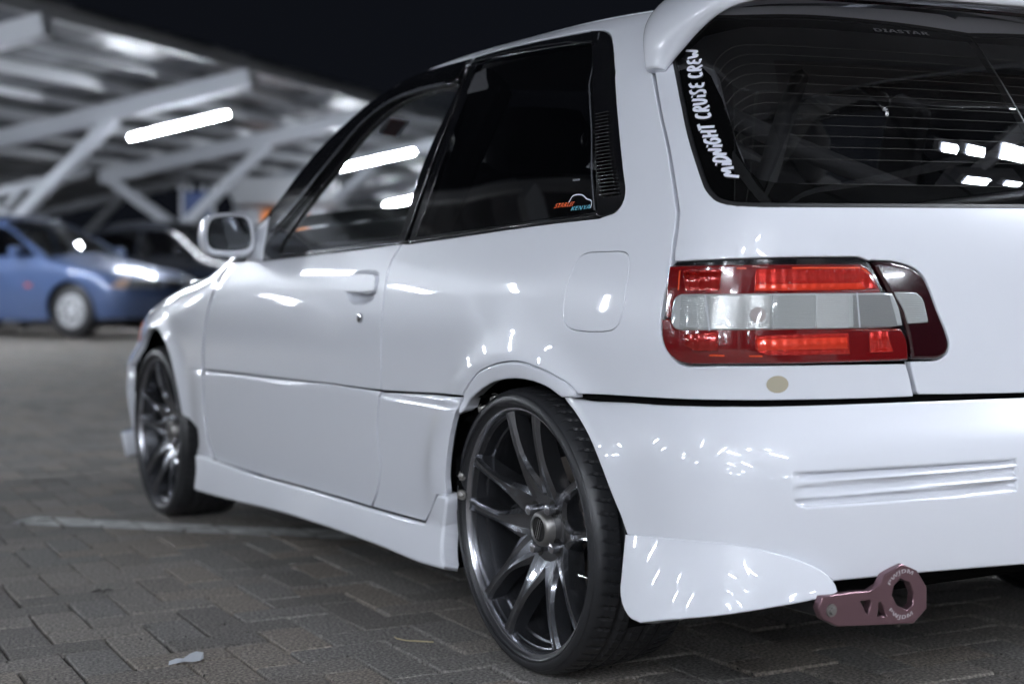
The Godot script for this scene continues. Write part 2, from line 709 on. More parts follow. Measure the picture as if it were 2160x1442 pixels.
func ribbon(path: Array, width: float, off: float, flip := false) -> MB:
	var m := MB.new()
	var last := []
	for i in path.size():
		var q: Vector2 = path[i]
		var p := H.point(q.x, q.y, off)
		var n := H.grad(p)
		var a: Vector2 = path[maxi(i - 1, 0)]
		var b: Vector2 = path[mini(i + 1, path.size() - 1)]
		var d := (H.point(b.x, b.y, off) - H.point(a.x, a.y, off)).normalized()
		var o := d.cross(n).normalized() * width * 0.5
		var k := [m.add(p - o, n), m.add(p + o, n)]
		if last:
			m.quad(last[0], last[1], k[1], k[0])
		last = k
	return m

# flat lettering from a font, laid on the body: where(u, v) gives (s, y), u and v in letter heights
func lettering(text: String, bold: bool, where: Callable, off: float) -> MB:
	var f := SystemFont.new()
	f.font_names = PackedStringArray(["Droid Sans"])
	f.font_weight = 700 if bold else 400
	var tm := TextMesh.new()
	tm.text = text
	tm.font = f
	tm.font_size = 64
	tm.pixel_size = 1.0 / 46.0
	tm.depth = 0.02
	tm.horizontal_alignment = HORIZONTAL_ALIGNMENT_LEFT
	tm.curve_step = 2.0
	var a := tm.surface_get_arrays(0)
	var v: PackedVector3Array = a[Mesh.ARRAY_VERTEX]
	var n: PackedVector3Array = a[Mesh.ARRAY_NORMAL]
	var idx = a[Mesh.ARRAY_INDEX]
	if idx == null:
		idx = PackedInt32Array(range(v.size()))
	var lo := v[0]
	for q in v:
		lo = lo.min(q)
	var m := MB.new()
	for i in range(0, idx.size() - 2, 3):
		if n[idx[i]].z < 0.9 or n[idx[i + 1]].z < 0.9:
			continue
		var k := []
		for j in 3:
			var q: Vector3 = v[idx[i + j]] - lo
			var r = where.call(q.x, q.y)
			if r is Vector2:
				var p := H.point(r.x, r.y, off)
				k.append(m.add(p, H.grad(p)))
			else:
				k.append(m.add(r[0], r[1]))
		m.tri(k[0], k[1], k[2])
	return m

const STROKES := {
	"M": "0,0 4,10 10,2 16,10 20,0", "I": "3,0 3,6;3,9 3,10", "D": "1,0 1,10 9,9 13,5 9,1 -1,0", "N": "0,0 1,10 10,0 11,10",
	"G": "12,9 5,10 0,5 4,0 11,1 12,5 7,5", "H": "1,0 1,10;11,0 12,10;0,5 12,5", "T": "-2,10 12,10;5,10 5,0", "C": "11,9 4,10 0,5 3,0 11,1",
	"R": "1,0 2,10 10,10 11,6 2,5 12,-1", "U": "0,10 1,2 5,0 10,2 11,10", "S": "11,10 4,10 1,7 9,4 8,0 0,0", "E": "11,10 2,9 3,5 10,5;3,5 0,1 11,0", "W": "0,10 3,0 9,7 14,0 19,11", " ": ""}

func hand_letters(text: String, height: float, where: Callable, pen: float) -> MB:
	var m := MB.new()
	var u := 0.0
	for ch in text:
		var wide := 0.0
		for st in STROKES[ch].split(";", false):
			var p := Array(pts(st, 10.0))
			if p.size() > 2:
				p = chaikin(p, false, 2)
			for q in p:
				wide = maxf(wide, q.x)
			var path := []
			for q in p:
				path.append(where.call(u + q.x * 0.62, q.y))
			if path.size() == 2:
				path = [path[0], path[0].lerp(path[1], 0.5), path[1]]
			m.join(ribbon(path, pen, 0.0012))
		u += wide * 0.62 + 0.30 if wide > 0.0 else 0.55
	return m

func white_car() -> void:
	var car := thing("white_hatchback", "white three-door hatchback with black window frames and dark ten-spoke wheels, large in the foreground", "car")
	var side := skin(0.0)
	var paint: Material = M.paint
	var shut := func(p: PackedVector2Array) -> PackedVector2Array: return grow(p, -0.0047)   # half a shut line
	var flap: PackedVector2Array = PG.fuel_flap
	# --- flank
	var bs := sheet(shut.call(PG.body_side), side, 0.02, 0.002, 0.012, [grow(flap, 0.0042)])
	var flank := pair(car, "body_side", bs, paint)
	var ff := part(flank[0], "fuel_flap", sheet(flap, side, 0.02, 0.0012, 0.010), paint, "rounded fuel filler flap")
	ff.name = "fuel_flap"
	pair(car, "lower_quarter_panel", sheet(shut.call(PG.quarter_lower), side, 0.018, 0.0018, 0.012), paint)
	pair(car, "front_fender", sheet(shut.call(PG.front_fender), side, 0.02, 0.0025, 0.014), paint)
	pair(car, "side_skirt", sheet(grow(PG.side_skirt, -0.005), carved(skin(0.012), func(_s: float, y: float) -> float: return 0.40 * maxf(0.24 - y, 0.0)), 0.02, 0.007, 0.03), paint)
	pair(car, "arch_flare", sheet(grow(PG.arch_flare, -0.003), skin(0.0035), 0.015, 0.004, 0.026), paint)
	pair(car, "arch_lip", sheet(grow(PG.quarter_lip, -0.005), skin(0.003), 0.012, 0.004, 0.026), paint)
	# --- door
	var cup := PackedVector2Array(chaikin(Array(pts("-790,722 -772,750 -700,760 -625,757 -607,745 -609,705 -628,684 -690,674 -755,680", 1000.0)), true, 2))
	var doors := pair(car, "door", sheet(shut.call(PG.door_upper), side, 0.02, 0.0025, 0.012, [grow(cup, -0.001)]), paint)
	var bowl := func(s: float, y: float) -> float:
		var d := 1.0
		for i in cup.size():
			var q := Geometry2D.get_closest_point_to_segment(Vector2(s, y), cup[i], cup[(i + 1) % cup.size()])
			d = minf(d, q.distance_to(Vector2(s, y)))
		return -0.019 * smoothstep(0.0, 0.026, d)
	var low := sheet(shut.call(PG.door_lower), side, 0.02, 0.0018, 0.012)
	var frame := sheet(PG.door_frame, skin(0.001), 0.025, 0.002, 0.01, [grow(PG.door_glass, 0.002)])
	var visor := sheet(PG.rain_visor, skin(0.012), 0.02, 0.003, 0.004)
	var vis_edge := ribbon(Array(PG.rain_visor).slice(23, 43), 0.010, 0.0165)
	var handle_flap := sheet(pts("-7740,7110 -7670,7370 -7520,7440 -6900,7465 -6320,7450 -6210,7400 -6160,7130 -6900,7090"), skin(0.006), 0.02, 0.003, 0.014)
	var lock := MB.new().lathe([Vector2(0.006, 0.0), Vector2(0.006, 0.0075), Vector2(0.005, 0.0105), Vector2(-0.004, 0.0120)], 20)
	var slot := MB.new().box(Vector3(0.0062, 0, 0), Vector3(0.001, 0.011, 0.003))
	var lp := H.point(-0.680, 0.650, 0.0)
	var lx := Transform3D(Basis(H.grad(lp), Vector3.UP, H.grad(lp).cross(Vector3.UP)).orthonormalized(), lp)
	for i in 2:
		var fl := func(m: MB) -> MB: return m if i == 0 else m.mirrored()
		part(doors[i], "lower_panel", fl.call(low), paint)
		part(doors[i], "window_frame", fl.call(frame), M.black_gloss)
		part(doors[i], "window_pane", fl.call(sheet(grow(PG.door_glass, 0.001), skin(-0.004), 0.03, 0.0, 0.0)), M.door_pane)
		part(doors[i], "rain_visor", fl.call(visor), M.smoked)
		part(doors[i], "visor_edge", fl.call(vis_edge), M.bright_strip)
		part(doors[i], "handle_recess", fl.call(sheet(cup, carved(side, bowl), 0.008, 0.0, 0.0)), paint)
		part(doors[i], "handle", fl.call(handle_flap), paint)
		part(doors[i], "lock", fl.call(MB.new().join(lock, lx)), M.chrome)
		part(doors[i], "key_slot", fl.call(MB.new().join(slot, lx)), M.black_trim)
	# --- rear side window
	var qf := sheet(PG.quarter_frame, skin(0.0), 0.025, 0.003, 0.01, [grow(PG.quarter_glass, 0.001)])
	var lv := sheet(PG.louvre_panel, skin(0.0), 0.02, 0.003, 0.01)
	var lip := ribbon(Array(pts("-255,12000 355,10900 1050,9950 1680,9130 2140,8520")), 0.004, 0.003)
	var trim := ribbon(Array(pts("-5600,12050 -4000,12070 -2500,12010 -1200,11920 -250,11790")), 0.004, 0.0035)
	for i in 2:
		var fl := func(m: MB) -> MB: return m if i == 0 else m.mirrored()
		var w := part(car, "rear_side_window", fl.call(sheet(PG.quarter_glass, skin(-0.001), 0.03, 0.0, 0.0)), M.dark_pane)
		part(w, "window_frame", fl.call(qf), M.black_gloss)
		part(w, "louvre_panel", fl.call(lv), M.black_gloss)
		part(w, "bright_trim", fl.call(lip), M.bright_strip)
		part(w, "top_trim", fl.call(trim), M.black_trim)
		for k in 24:                                   # louvre slats between the glass and the pillar
			var y := lerpf(1.029, 0.878, k / 23.0)
			var s0 := lerpf(0.097, 0.222, k / 23.0)
			var s1 := lerpf(0.156, 0.288, k / 23.0)
			var a := H.point(s0, y, 0.004)
			var b := H.point(s1, y + 0.001, 0.004)
			var n := H.grad(a)
			part(w, "louvre_slat", fl.call(MB.new().beam(a, b, 0.0042, 0.006, n, 0.0015)), M.black_gloss)
		if i == 0:
			part(w, "sticker_lettering", lettering("STARLET", true, func(u: float, v: float) -> Vector2: return Vector2(0.0555 + u * 0.0165 * 0.69 + v * 0.0035, 0.8605 + v * 0.0078 + u * 0.0002), 0.001), M.sticker_orange, "orange lettering reading STARLET")
			part(w, "sticker_lettering", lettering("KENYA", true, func(u: float, v: float) -> Vector2: return Vector2(0.1145 + u * 0.0176 + v * 0.0035, 0.8535 + v * 0.0072 + u * 0.0003), 0.001), M.sticker_blue, "teal lettering reading KENYA")
			part(w, "sticker_outline", ribbon(chaikin(Array(pts("980,8690 1010,8745 1050,8800 1180,8822 1420,8815 1560,8780 1690,8725 1800,8712 1900,8690 1950,8640 1935,8560")), false, 1), 0.0022, 0.0012), M.sticker_white, "white outline of a car roof")
			part(w, "maker_stamp", lettering("TOYOTA", true, func(u: float, v: float) -> Vector2: return Vector2(0.090 + u * 0.0052, 0.9075 + v * 0.0035), 0.001), M.print_grey)
			part(w, "latch_ring", MB.new().tube(range(13).map(func(k): return H.point(0.062, 0.985, -0.015) + Vector3(0, 0.011 * sin(TAU * k / 12.0), 0.008 * cos(TAU * k / 12.0))), 0.0022, 6, false), M.chrome)
	# --- tail lamps
	var facets := func(u: float, y: float) -> float: return 0.00045 * sin(u * TAU / 0.0175) + 0.0003 * sin(y * TAU / 0.0045)
	for i in 2:
		var fl := func(m: MB) -> MB: return m if i == 0 else m.mirrored()
		var L := part(car, "tail_lamp", fl.call(sheet(PG.lamp_body, skin(-0.003), 0.03, 0.002, 0.02)), M.black_gloss, "wrap-round tail lamp with red and clear bands" if i == 0 else "")
		part(L, "red_lens", fl.call(sheet(PG.lamp_red_upper, skin(0.004), 0.03, 0.004, 0.008)), M.red_lens)
		part(L, "clear_lens", fl.call(sheet(grow(PG.lamp_clear, -0.004), skin(0.007), 0.03, 0.005, 0.008)), M.clear_lens)
		part(L, "red_lens", fl.call(sheet(PG.lamp_red_lower, skin(0.004), 0.03, 0.004, 0.008)), M.red_lens)
		for k in ["glow_upper", "glow_lower", "glow_small", "glow_left", "glow_left_low"]:  # caught light painted on the red lenses as brighter patches
			part(L, "painted_reflector_glow", fl.call(sheet(PG[k], carved(skin(0.0055), facets), 0.004, 0.0008, 0.0005)), M.red_painted_glow if k in ["glow_upper", "glow_lower", "glow_small"] else M.red_painted_glow_dim)
		for k in ["hot_upper", "hot_lower"]:  # hottest bars of that painted light
			part(L, "painted_reflector_glow", fl.call(sheet(PG[k], carved(skin(0.0068), facets), 0.004, 0.0004, 0.0002)), M.orange_painted_glow)
		for k in 5:
			part(L, "lens_segment", fl.call(sheet(PG["segment_%d" % k], skin(0.0078), 0.03, 0.0006, 0.0004)), [M.lens_a, M.lens_b, M.lens_a, M.lens_c, M.lens_d][k])
		part(L, "bulb", fl.call(sheet(PG.bulb, skin(0.0088), 0.03, 0.0, 0.0)), M.lens_bulb)
		for k in 4:  # thin lines of painted glint
			part(L, "painted_reflector_glint", fl.call(ribbon(Array(PG["strip_%d" % k]), 0.0022, 0.0068)), M.strip_painted_glint)
		var divider := MB.new()
		for q in ["8050,6490 8010,7050", "5480,6490 5400,7050"]:
			divider.join(ribbon(Array(pts(q)), 0.003, 0.0085))
		part(L, "lens_divider", fl.call(divider), M.print_grey)
	# plain round sticker on the panel below the left lamp
	var dot := PackedVector2Array()
	for k in 20:
		dot.append(Vector2(0.6535 + 0.0185 * cos(TAU * k / 20.0), 0.5625 + 0.0138 * sin(TAU * k / 20.0)))
	part(flank[0], "round_sticker", sheet(dot, skin(0.0008), 0.02, 0.0, 0.0), M.sticker_beige, "plain round beige sticker")
	# --- tailgate
	var gate_outline := PackedVector2Array()
	for q in shut.call(PG.tailgate):
		gate_outline.append(Vector2(CENTRE if q.x > CENTRE - 0.006 else q.x, q.y))
	var gate := part(car, "tailgate", sheet(gate_outline, side, 0.022, 0.0025, 0.014, [PG.rear_seal]).both(), paint)
	part(gate, "window_seal", sheet(PG.rear_seal, skin(0.0005), 0.02, 0.002, 0.01, [grow(PG.rear_glass, -0.0005)]).both(), M.black_trim)
	part(gate, "rear_window", sheet(PG.rear_glass, skin(-0.0005), 0.03, 0.0, 0.0).both(), M.rear_pane)
	part(gate, "window_border", sheet(PG.rear_glass, skin(-0.0035), 0.02, 0.0, 0.0, [pts("3980,11120 4320,11010 4690,10950 5080,10720 5440,10290 5700,9820 5880,9360 6030,9070 6270,8880 6540,8830 7130,8810 9000,8810 13010,8810 13010,11600 9000,11660 6000,11640 4600,11480")]).both(), M.black_void)
	for i in 2:
		var fl := func(m: MB) -> MB: return m if i == 0 else m.mirrored()
		var g := part(car, "tailgate_lamp", fl.call(sheet(grow(PG.lamp_gate, -0.005), skin(0.003), 0.03, 0.006, 0.02)), M.dark_red_lens, "dark red inner lamp on the tailgate" if i == 0 else "")
		part(g, "clear_lens", fl.call(sheet(PG.lamp_gate_clear, skin(0.005), 0.03, 0.002, 0.003)), M.lens_a)
	var wires := MB.new()
	var ends := pts("5120,10860 5260,10680 5350,10500 5420,10330 5530,10090 5610,9920 5670,9800 5730,9670 5790,9550 5840,9460 5890,9360 5920,9290")
	var ys := [1.127, 1.109, 1.091, 1.073, 1.056, 1.038, 1.020, 1.001, 0.982, 0.963, 0.944, 0.923]
	for k in 12:
		var y: float = ys[k]
		var e := ends[k]
		var bend := minf(0.10, 0.03 + (y - e.y) * 1.2)
		var path := [e, Vector2(e.x + bend * 0.12, lerpf(e.y, y, 0.45)), Vector2(e.x + bend * 0.5, lerpf(e.y, y, 0.88)), Vector2(e.x + bend, y)]
		path = chaikin(path, false, 2)
		for j in range(1, 10):
			path.append(Vector2(lerpf(e.x + bend, CENTRE, j / 9.0), y))
		wires.join(ribbon(path, 0.0006, 0.0012))
	wires.join(ribbon(range(12).map(func(j): return Vector2(lerpf(0.70, CENTRE, j / 11.0), 0.881)), 0.0006, 0.0012))
	part(gate, "heater_wires", wires.both(), M.heater_wire)
	var crew := hand_letters("MIDNIGHT CRUISE CREW", 1.0, func(u: float, v: float) -> Vector2:
		var t := u / 15.9
		var b0 := Vector2(0.590, 0.893).lerp(Vector2(0.476, 1.092), t) - Vector2(0.006, 0.0) * sin(PI * t)
		return b0 + Vector2(-0.030 - 0.012 * t, 0.0005) * v, 0.0052)
	part(gate, "sticker_lettering", crew, M.sticker_white, "white hand lettering reading MIDNIGHT CRUISE CREW")
	part(gate, "maker_stamp", lettering("DIASTAR", true, func(u: float, v: float) -> Vector2: return Vector2(1.066 + u * 0.0225, 1.1675 + v * 0.0065), 0.001), M.print_grey, "small grey lettering reading DIASTAR")
	# --- bumper
	var shelved := carved(bump_skin(0.0), func(_s: float, y: float) -> float: return -0.030 * clampf((y - 0.40) / 0.135, 0.0, 1.0) ** 2)
	var bumper_outline := PackedVector2Array()
	for q in grow(PG.rear_bumper, -0.0012):
		bumper_outline.append(Vector2(CENTRE if q.x > CENTRE - 0.012 else q.x, q.y))
	var bump := part(car, "rear_bumper", sheet(bumper_outline, shelved, 0.02, 0.005, 0.03, [grow(PG.vent_panel, -0.001)]).both(), paint)
	var vent := func(s: float, y: float) -> float:
		var w := (s - 0.668) / 0.448
		var top := lerpf(0.4315, 0.4335, w)
		var bot := lerpf(0.3640, 0.3700, w)
		var t := clampf((top - y) / (top - bot), 0.0, 0.999) * 3.0
		var u := t - floorf(t)
		var d := -0.013 * (smoothstep(0.0, 0.2, u) - smoothstep(0.30, 1.0, u))
		return d * smoothstep(0.0, 0.035, s - 0.668) * smoothstep(0.0, 0.022, 1.116 - s)
	pair(bump, "vent_louvres", sheet(PG.vent_panel, carved(bump_skin(0.0), func(s: float, y: float) -> float: return vent.call(s, y) - 0.030 * clampf((y - 0.40) / 0.135, 0.0, 1.0) ** 2), 0.005, 0.0, 0.0), paint)
	pair(bump, "corner_spat", sheet(PG.bumper_spat, carved(bump_skin(0.002), func(_s: float, y: float) -> float: return 0.36 * maxf(0.315 - y, 0.0)), 0.015, 0.003, 0.03), paint)
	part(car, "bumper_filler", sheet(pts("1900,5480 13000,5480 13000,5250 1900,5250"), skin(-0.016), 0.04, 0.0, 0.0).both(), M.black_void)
	# --- roof, bonnet, windscreen
	var rail := []
	for q in chaikin(Array(pts("-15600,8750 -15000,8950 -13500,9850 -12000,10750 -11000,11350 -10000,11800 -9000,12110 -8000,12270 -6000,12400 -3000,12430 0,12350 2000,12220 4000,12000")), false, 1):
		rail.append(H.point(q.x, q.y, 0.0))
	var nose := []
	for q in pts("-28600,5900 -27200,6280 -26200,6680 -25000,6950 -23000,7350 -21000,7700 -19000,7970 -17500,8150 -16200,8350 -15600,8350"):
		nose.append(H.point(q.x, q.y, 0.0))
	var half := func(list: Array, z: float) -> float:
		for i in list.size() - 1:
			if z >= list[i].z and z <= list[i + 1].z:
				return absf(lerpf(list[i].x, list[i + 1].x, (z - list[i].z) / maxf(list[i + 1].z - list[i].z, 1e-6)))
		return absf(list[0].x) if z < list[0].z else absf(list[-1].x)
	var top := func(list: Array, off: float) -> Callable:
		return func(u: float, z: float) -> Array:
			var p := H.over(u * half.call(list, z), z, off)
			return [p, H.grad(p)]
	part(car, "roof", sheet(rect2(-1, -0.985, 1, 0.255), top.call(rail, 0.0), 0.04, 0.001, 0.006), paint)
	var ws := part(car, "windscreen", sheet(rect2(-1, -1.60, 1, -0.99), top.call(rail, -0.004), 0.05, 0.0, 0.0), M.door_pane)
	part(ws, "screen_border", sheet(rect2(-1, -1.60, 1, -0.99), top.call(rail, -0.006), 0.04, 0.0, 0.0, [rect2(-0.94, -1.55, 0.94, -1.03)]), M.black_void)
	var permit := [[-0.486, 1.149, -1.168], [-0.406, 1.146, -1.194], [-0.409, 1.112, -1.262], [-0.481, 1.116, -1.240]].map(func(a): return Vector3(a[0], a[1], a[2]))
	var pm := MB.new()
	pm.flat(permit)
	part(ws, "permit_sticker", pm, M.sticker_white)
	var pr := MB.new()
	var pc: Vector3 = (permit[0] + permit[1] + permit[2] + permit[3]) / 4.0
	pr.flat(permit.map(func(p): return pc + Vector3((p.x - pc.x) * 0.75, p.y - pc.y, p.z - pc.z) + (p - pc) * -0.05 + Vector3(0, -0.002, 0.002)))
	part(ws, "permit_print", pr, M.sticker_red)
	part(car, "cowl", sheet(rect2(-1, -1.70, 1, -1.60), top.call(nose, -0.012), 0.05, 0.0, 0.0), M.black_trim)
	part(car, "bonnet", sheet(rect2(-0.995, -2.84, 0.995, -1.70), top.call(nose, 0.0), 0.04, 0.002, 0.012), paint)
	# --- nose
	var fb := sheet(pts("-26650,5150 -26550,4300 -26300,3600 -26200,2600 -26300,1700 -30000,1600 -36500,1600 -36500,5300 -32000,5300 -28000,5350"), side, 0.03, 0.003, 0.02)
	var front := part(car, "front_bumper", fb.both(), paint)
	part(front, "lip_spoiler", sheet(pts("-26300,1700 -26300,2250 -28500,2200 -36500,2200 -36500,1450 -28500,1450"), skin(0.04), 0.03, 0.012, 0.04).both(), paint)
	for i in 2:
		var fl := func(m: MB) -> MB: return m if i == 0 else m.mirrored()
		var hl := part(car, "headlamp", fl.call(sheet(pts("-28200,5420 -28200,6150 -32500,6300 -32500,5420"), skin(-0.004), 0.04, 0.003, 0.02)), M.clear_lens)
		part(hl, "turn_signal", fl.call(sheet(pts("-26750,5420 -26750,6000 -28100,6150 -28100,5420"), skin(0.002), 0.03, 0.003, 0.02)), M.orange_lens)
	part(car, "grille", sheet(pts("-32600,5420 -32600,6300 -36500,6300 -36500,5420"), skin(-0.01), 0.04, 0.002, 0.02).both(), M.black_trim)
	# --- what shows dark through the joints, wheel wells and underside
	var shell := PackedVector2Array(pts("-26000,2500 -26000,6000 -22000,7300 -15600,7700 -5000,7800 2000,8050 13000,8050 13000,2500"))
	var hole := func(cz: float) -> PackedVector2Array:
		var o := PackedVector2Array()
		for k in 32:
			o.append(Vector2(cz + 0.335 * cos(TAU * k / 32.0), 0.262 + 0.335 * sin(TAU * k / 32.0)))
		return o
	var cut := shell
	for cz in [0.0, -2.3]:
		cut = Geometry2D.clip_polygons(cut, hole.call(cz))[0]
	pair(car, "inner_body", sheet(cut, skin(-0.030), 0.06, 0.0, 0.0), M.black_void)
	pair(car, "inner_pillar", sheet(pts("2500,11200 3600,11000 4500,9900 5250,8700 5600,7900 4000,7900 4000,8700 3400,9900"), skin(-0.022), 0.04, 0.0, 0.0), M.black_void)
	for cz in [0.0, -2.3]:
		var well := MB.new().lathe([Vector2(0.0, 0.338), Vector2(-0.34, 0.338), Vector2(-0.34, 0.02)], 40, -0.35, PI + 0.35)
		pair(car, "wheel_well", MB.new().join(well, Transform3D(Basis(Vector3(-1, 0, 0), Vector3(0, 1, 0), Vector3(0, 0, -1)), Vector3(-0.745, 0.262, cz))), M.black_void)
	part(car, "underside", MB.new().box(Vector3(0, 0.215, -1.2), Vector3(1.30, 0.05, 3.4), 0.02), M.black_void)
	part(car, "rear_axle", MB.new().tube([Vector3(-0.62, 0.25, 0.02), Vector3(0.62, 0.25, 0.02)], 0.035, 12), M.rust)
	# torn black liner and bolts round the front edge of the rear arch
	var rng := RandomNumberGenerator.new()
	rng.seed = 4
	var liner := []
	var inner := []
	var lpath := Array(dense_open(PG.lip_edge, 0.007))
	for k in lpath.size():
		var f := float(k) / lpath.size()
		var w := 0.0015 + 0.007 * rng.randf() * rng.randf() + (0.019 if f > 0.05 and f < 0.30 else 0.0) * (0.85 + 0.15 * rng.randf()) + (0.016 if f > 0.64 and f < 0.76 else 0.0) * rng.randf() + (0.02 if f > 0.93 else 0.0)
		var p := H.point(lpath[k].x, lpath[k].y, 0.003)
		var to_wheel := Vector3(0, 0.267 - lpath[k].y, -lpath[k].x).normalized()
		liner.append([p + Vector3(0.031 - w, 0, 0) + to_wheel * 0.0065, p + Vector3(0.10, 0, 0) + to_wheel * 0.006, to_wheel])
	var lm := MB.new()
	for k in liner.size() - 1:
		lm.quad(lm.add(liner[k][0], liner[k][2]), lm.add(liner[k][1], liner[k][2]), lm.add(liner[k + 1][1], liner[k + 1][2]), lm.add(liner[k + 1][0], liner[k + 1][2]))
	var lin_part := part(car, "arch_liner", lm, M.black_void, "torn black liner with bolts inside the wheel arch")
	for q in [[0.80, 0.034], [0.17, 0.020], [0.02, 0.013], [0.975, 0.040]]:
		var at_edge: Vector2 = lpath[int(q[0] * (lpath.size() - 1))]
		var p := H.point(at_edge.x, at_edge.y, 0.003) + Vector3(q[1], 0, 0) + Vector3(0, 0.267 - at_edge.y, -at_edge.x).normalized() * 0.010
		var b := MB.new().lathe([Vector2(0.006, 0.0), Vector2(0.006, 0.0035), Vector2(0.005, 0.0055), Vector2(0.001, 0.006), Vector2(0.001, 0.0095), Vector2(-0.003, 0.0105)], 12)
		part(lin_part, "bolt", MB.new().join(b, Transform3D(Basis(Vector3(-0.75, 0, 0.66), Vector3.UP, Vector3(-0.66, 0, -0.75)), p)), M.steel)
	# --- spoiler
	var A := [Vector3(-0.612, 1.092, 0.203), Vector3(-0.602, 1.118, 0.188), Vector3(-0.588, 1.146, 0.170), Vector3(-0.567, 1.179, 0.155), Vector3(-0.536, 1.209, 0.147), Vector3(-0.497, 1.228, 0.142), Vector3(-0.42, 1.244, 0.15), Vector3(-0.25, 1.258, 0.17), Vector3(0, 1.264, 0.18)]
	var B := [Vector3(-0.606, 1.090, 0.250), Vector3(-0.600, 1.108, 0.268), Vector3(-0.597, 1.133, 0.305), Vector3(-0.594, 1.160, 0.355), Vector3(-0.588, 1.177, 0.40), Vector3(-0.560, 1.188, 0.44), Vector3(-0.48, 1.196, 0.475), Vector3(-0.25, 1.199, 0.515), Vector3(0, 1.200, 0.53)]
	A = chaikin(A, false, 2)
	B = chaikin(B, false, 2)
	var rings := []
	for k in A.size():
		var a: Vector3 = A[k]
		var b: Vector3 = B[k]
		var w := (b - a).normalized()
		var f := float(k) / (A.size() - 1)
		var along: Vector3 = (A[mini(k + 1, A.size() - 1)] - A[maxi(k - 1, 0)]).normalized()
		var n := along.cross(w).normalized()
		if n.dot(Vector3(-1.0, 1.0, 0.3)) < 0.0:
			n = -n
		var th := lerpf(0.016, 0.034, smoothstep(0.0, 0.4, f))
		if k == 0:
			th *= 0.8
		var L := a.distance_to(b)
		rings.append(chaikin([a - n * 0.004, a + n * th * 0.55, a + w * L * 0.12 + n * th, a + w * L * 0.62 + n * th * 1.05, b + n * th * 0.75 - w * 0.006, b + n * 0.006, b - n * 0.004 - w * 0.01], true, 2))
	var wing := MB.new().loft(rings)
	var spoiler := part(car, "roof_spoiler", wing.both(), paint)
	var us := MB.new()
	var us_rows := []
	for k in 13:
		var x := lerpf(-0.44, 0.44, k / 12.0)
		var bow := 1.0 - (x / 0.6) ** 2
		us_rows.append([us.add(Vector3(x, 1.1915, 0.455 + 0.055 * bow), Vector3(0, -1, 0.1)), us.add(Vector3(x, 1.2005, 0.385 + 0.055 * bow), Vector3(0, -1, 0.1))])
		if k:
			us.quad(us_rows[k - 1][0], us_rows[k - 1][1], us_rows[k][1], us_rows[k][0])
	part(spoiler, "wing_underside", us, M.dark_red_lens, "dark glossy underside of the roof wing")
	# --- door mirror
	for i in 2:
		var fl := func(m: MB) -> MB: return m if i == 0 else m.mirrored()
		var rc := func(z: float, k: float, dx: float, dy: float) -> Array:
			var o := []
			for q in [[-0.888, 0.803], [-0.896, 0.850], [-0.886, 0.895], [-0.866, 0.911], [-0.807, 0.916], [-0.764, 0.911], [-0.753, 0.880], [-0.749, 0.838], [-0.755, 0.806], [-0.795, 0.797], [-0.84, 0.796]]:
				o.append(Vector3(-0.822 + (q[0] + 0.822) * k + dx, 0.857 + (q[1] - 0.857) * k + dy, z))
			return chaikin(o, true, 2)
		var mr := part(doors[i], "door_mirror", fl.call(MB.new().loft([rc.call(-1.434, 0.86, 0, 0), rc.call(-1.428, 0.91, 0, 0), rc.call(-1.432, 0.97, 0, 0), rc.call(-1.445, 1.0, 0, 0), rc.call(-1.49, 0.98, 0.003, 0), rc.call(-1.54, 0.84, 0.012, 0.002), rc.call(-1.575, 0.55, 0.03, 0.004), rc.call(-1.585, 0.2, 0.03, 0.004)]).join(MB.new().beam(Vector3(-0.80, 0.812, -1.49), Vector3(-0.735, 0.812, -1.47), 0.05, 0.03, Vector3.UP, 0.01)).join(sheet(pts("-14100,9000 -13750,7930 -14800,7930 -15100,8450"), skin(0.006), 0.02, 0.006, 0.01))), paint)
		var gl := MB.new()
		var ring: Array = rc.call(-1.4318, 1.0, 0.0, 0.0).map(func(p): return Vector3(-0.822 + (p.x + 0.822) * 0.79, 0.861 + (p.y - 0.857) * 0.70, p.z))
		var gn := Vector3(0.06, -0.02, 1.0).normalized()
		gl.flatn(ring, gn)
		var bez := MB.new()
		bez.flatn(rc.call(-1.4325, 1.0, 0.0, 0.0).map(func(p): return Vector3(-0.822 + (p.x + 0.822) * 0.83, 0.861 + (p.y - 0.857) * 0.76, p.z)), Vector3(0, 0, 1))
		part(doors[i], "mirror_bezel", fl.call(bez), M.black_trim)
		part(doors[i], "mirror_glass", fl.call(gl), M.mirror_glass)
	# --- cabin
	for sx in [-0.36, 0.36]:
		var rg := []
		for q in [[0.45, -1.30, 0.22, 0.05], [0.47, -1.10, 0.24, 0.07], [0.44, -0.88, 0.24, 0.08], [0.50, -0.80, 0.23, 0.075], [0.70, -0.72, 0.235, 0.065], [0.90, -0.65, 0.22, 0.055], [0.98, -0.62, 0.17, 0.045]]:
			var tilt := 0.0 if q[1] < -0.85 else 1.2
			var up := Vector3(0, cos(tilt), -sin(tilt))
			var o := []
			for c in [[-1, -1], [-1, 1], [-0.5, 1.3], [0.5, 1.3], [1, 1], [1, -1]]:
				o.append(Vector3(sx + c[0] * q[2], q[0], q[1]) + up * c[1] * q[3])
			rg.append(chaikin(o, true, 1))
		var seat := part(car, "front_seat", MB.new().loft(rg), M.seat_cloth)
		part(seat, "headrest", MB.new().loft([[0.97, 0.09], [1.0, 0.125], [1.08, 0.13], [1.12, 0.10]].map(func(q): return chaikin([Vector3(sx - q[1], q[0], -0.66), Vector3(sx - q[1], q[0], -0.57), Vector3(sx + q[1], q[0], -0.57), Vector3(sx + q[1], q[0], -0.66)], true, 1))), M.seat_cloth)
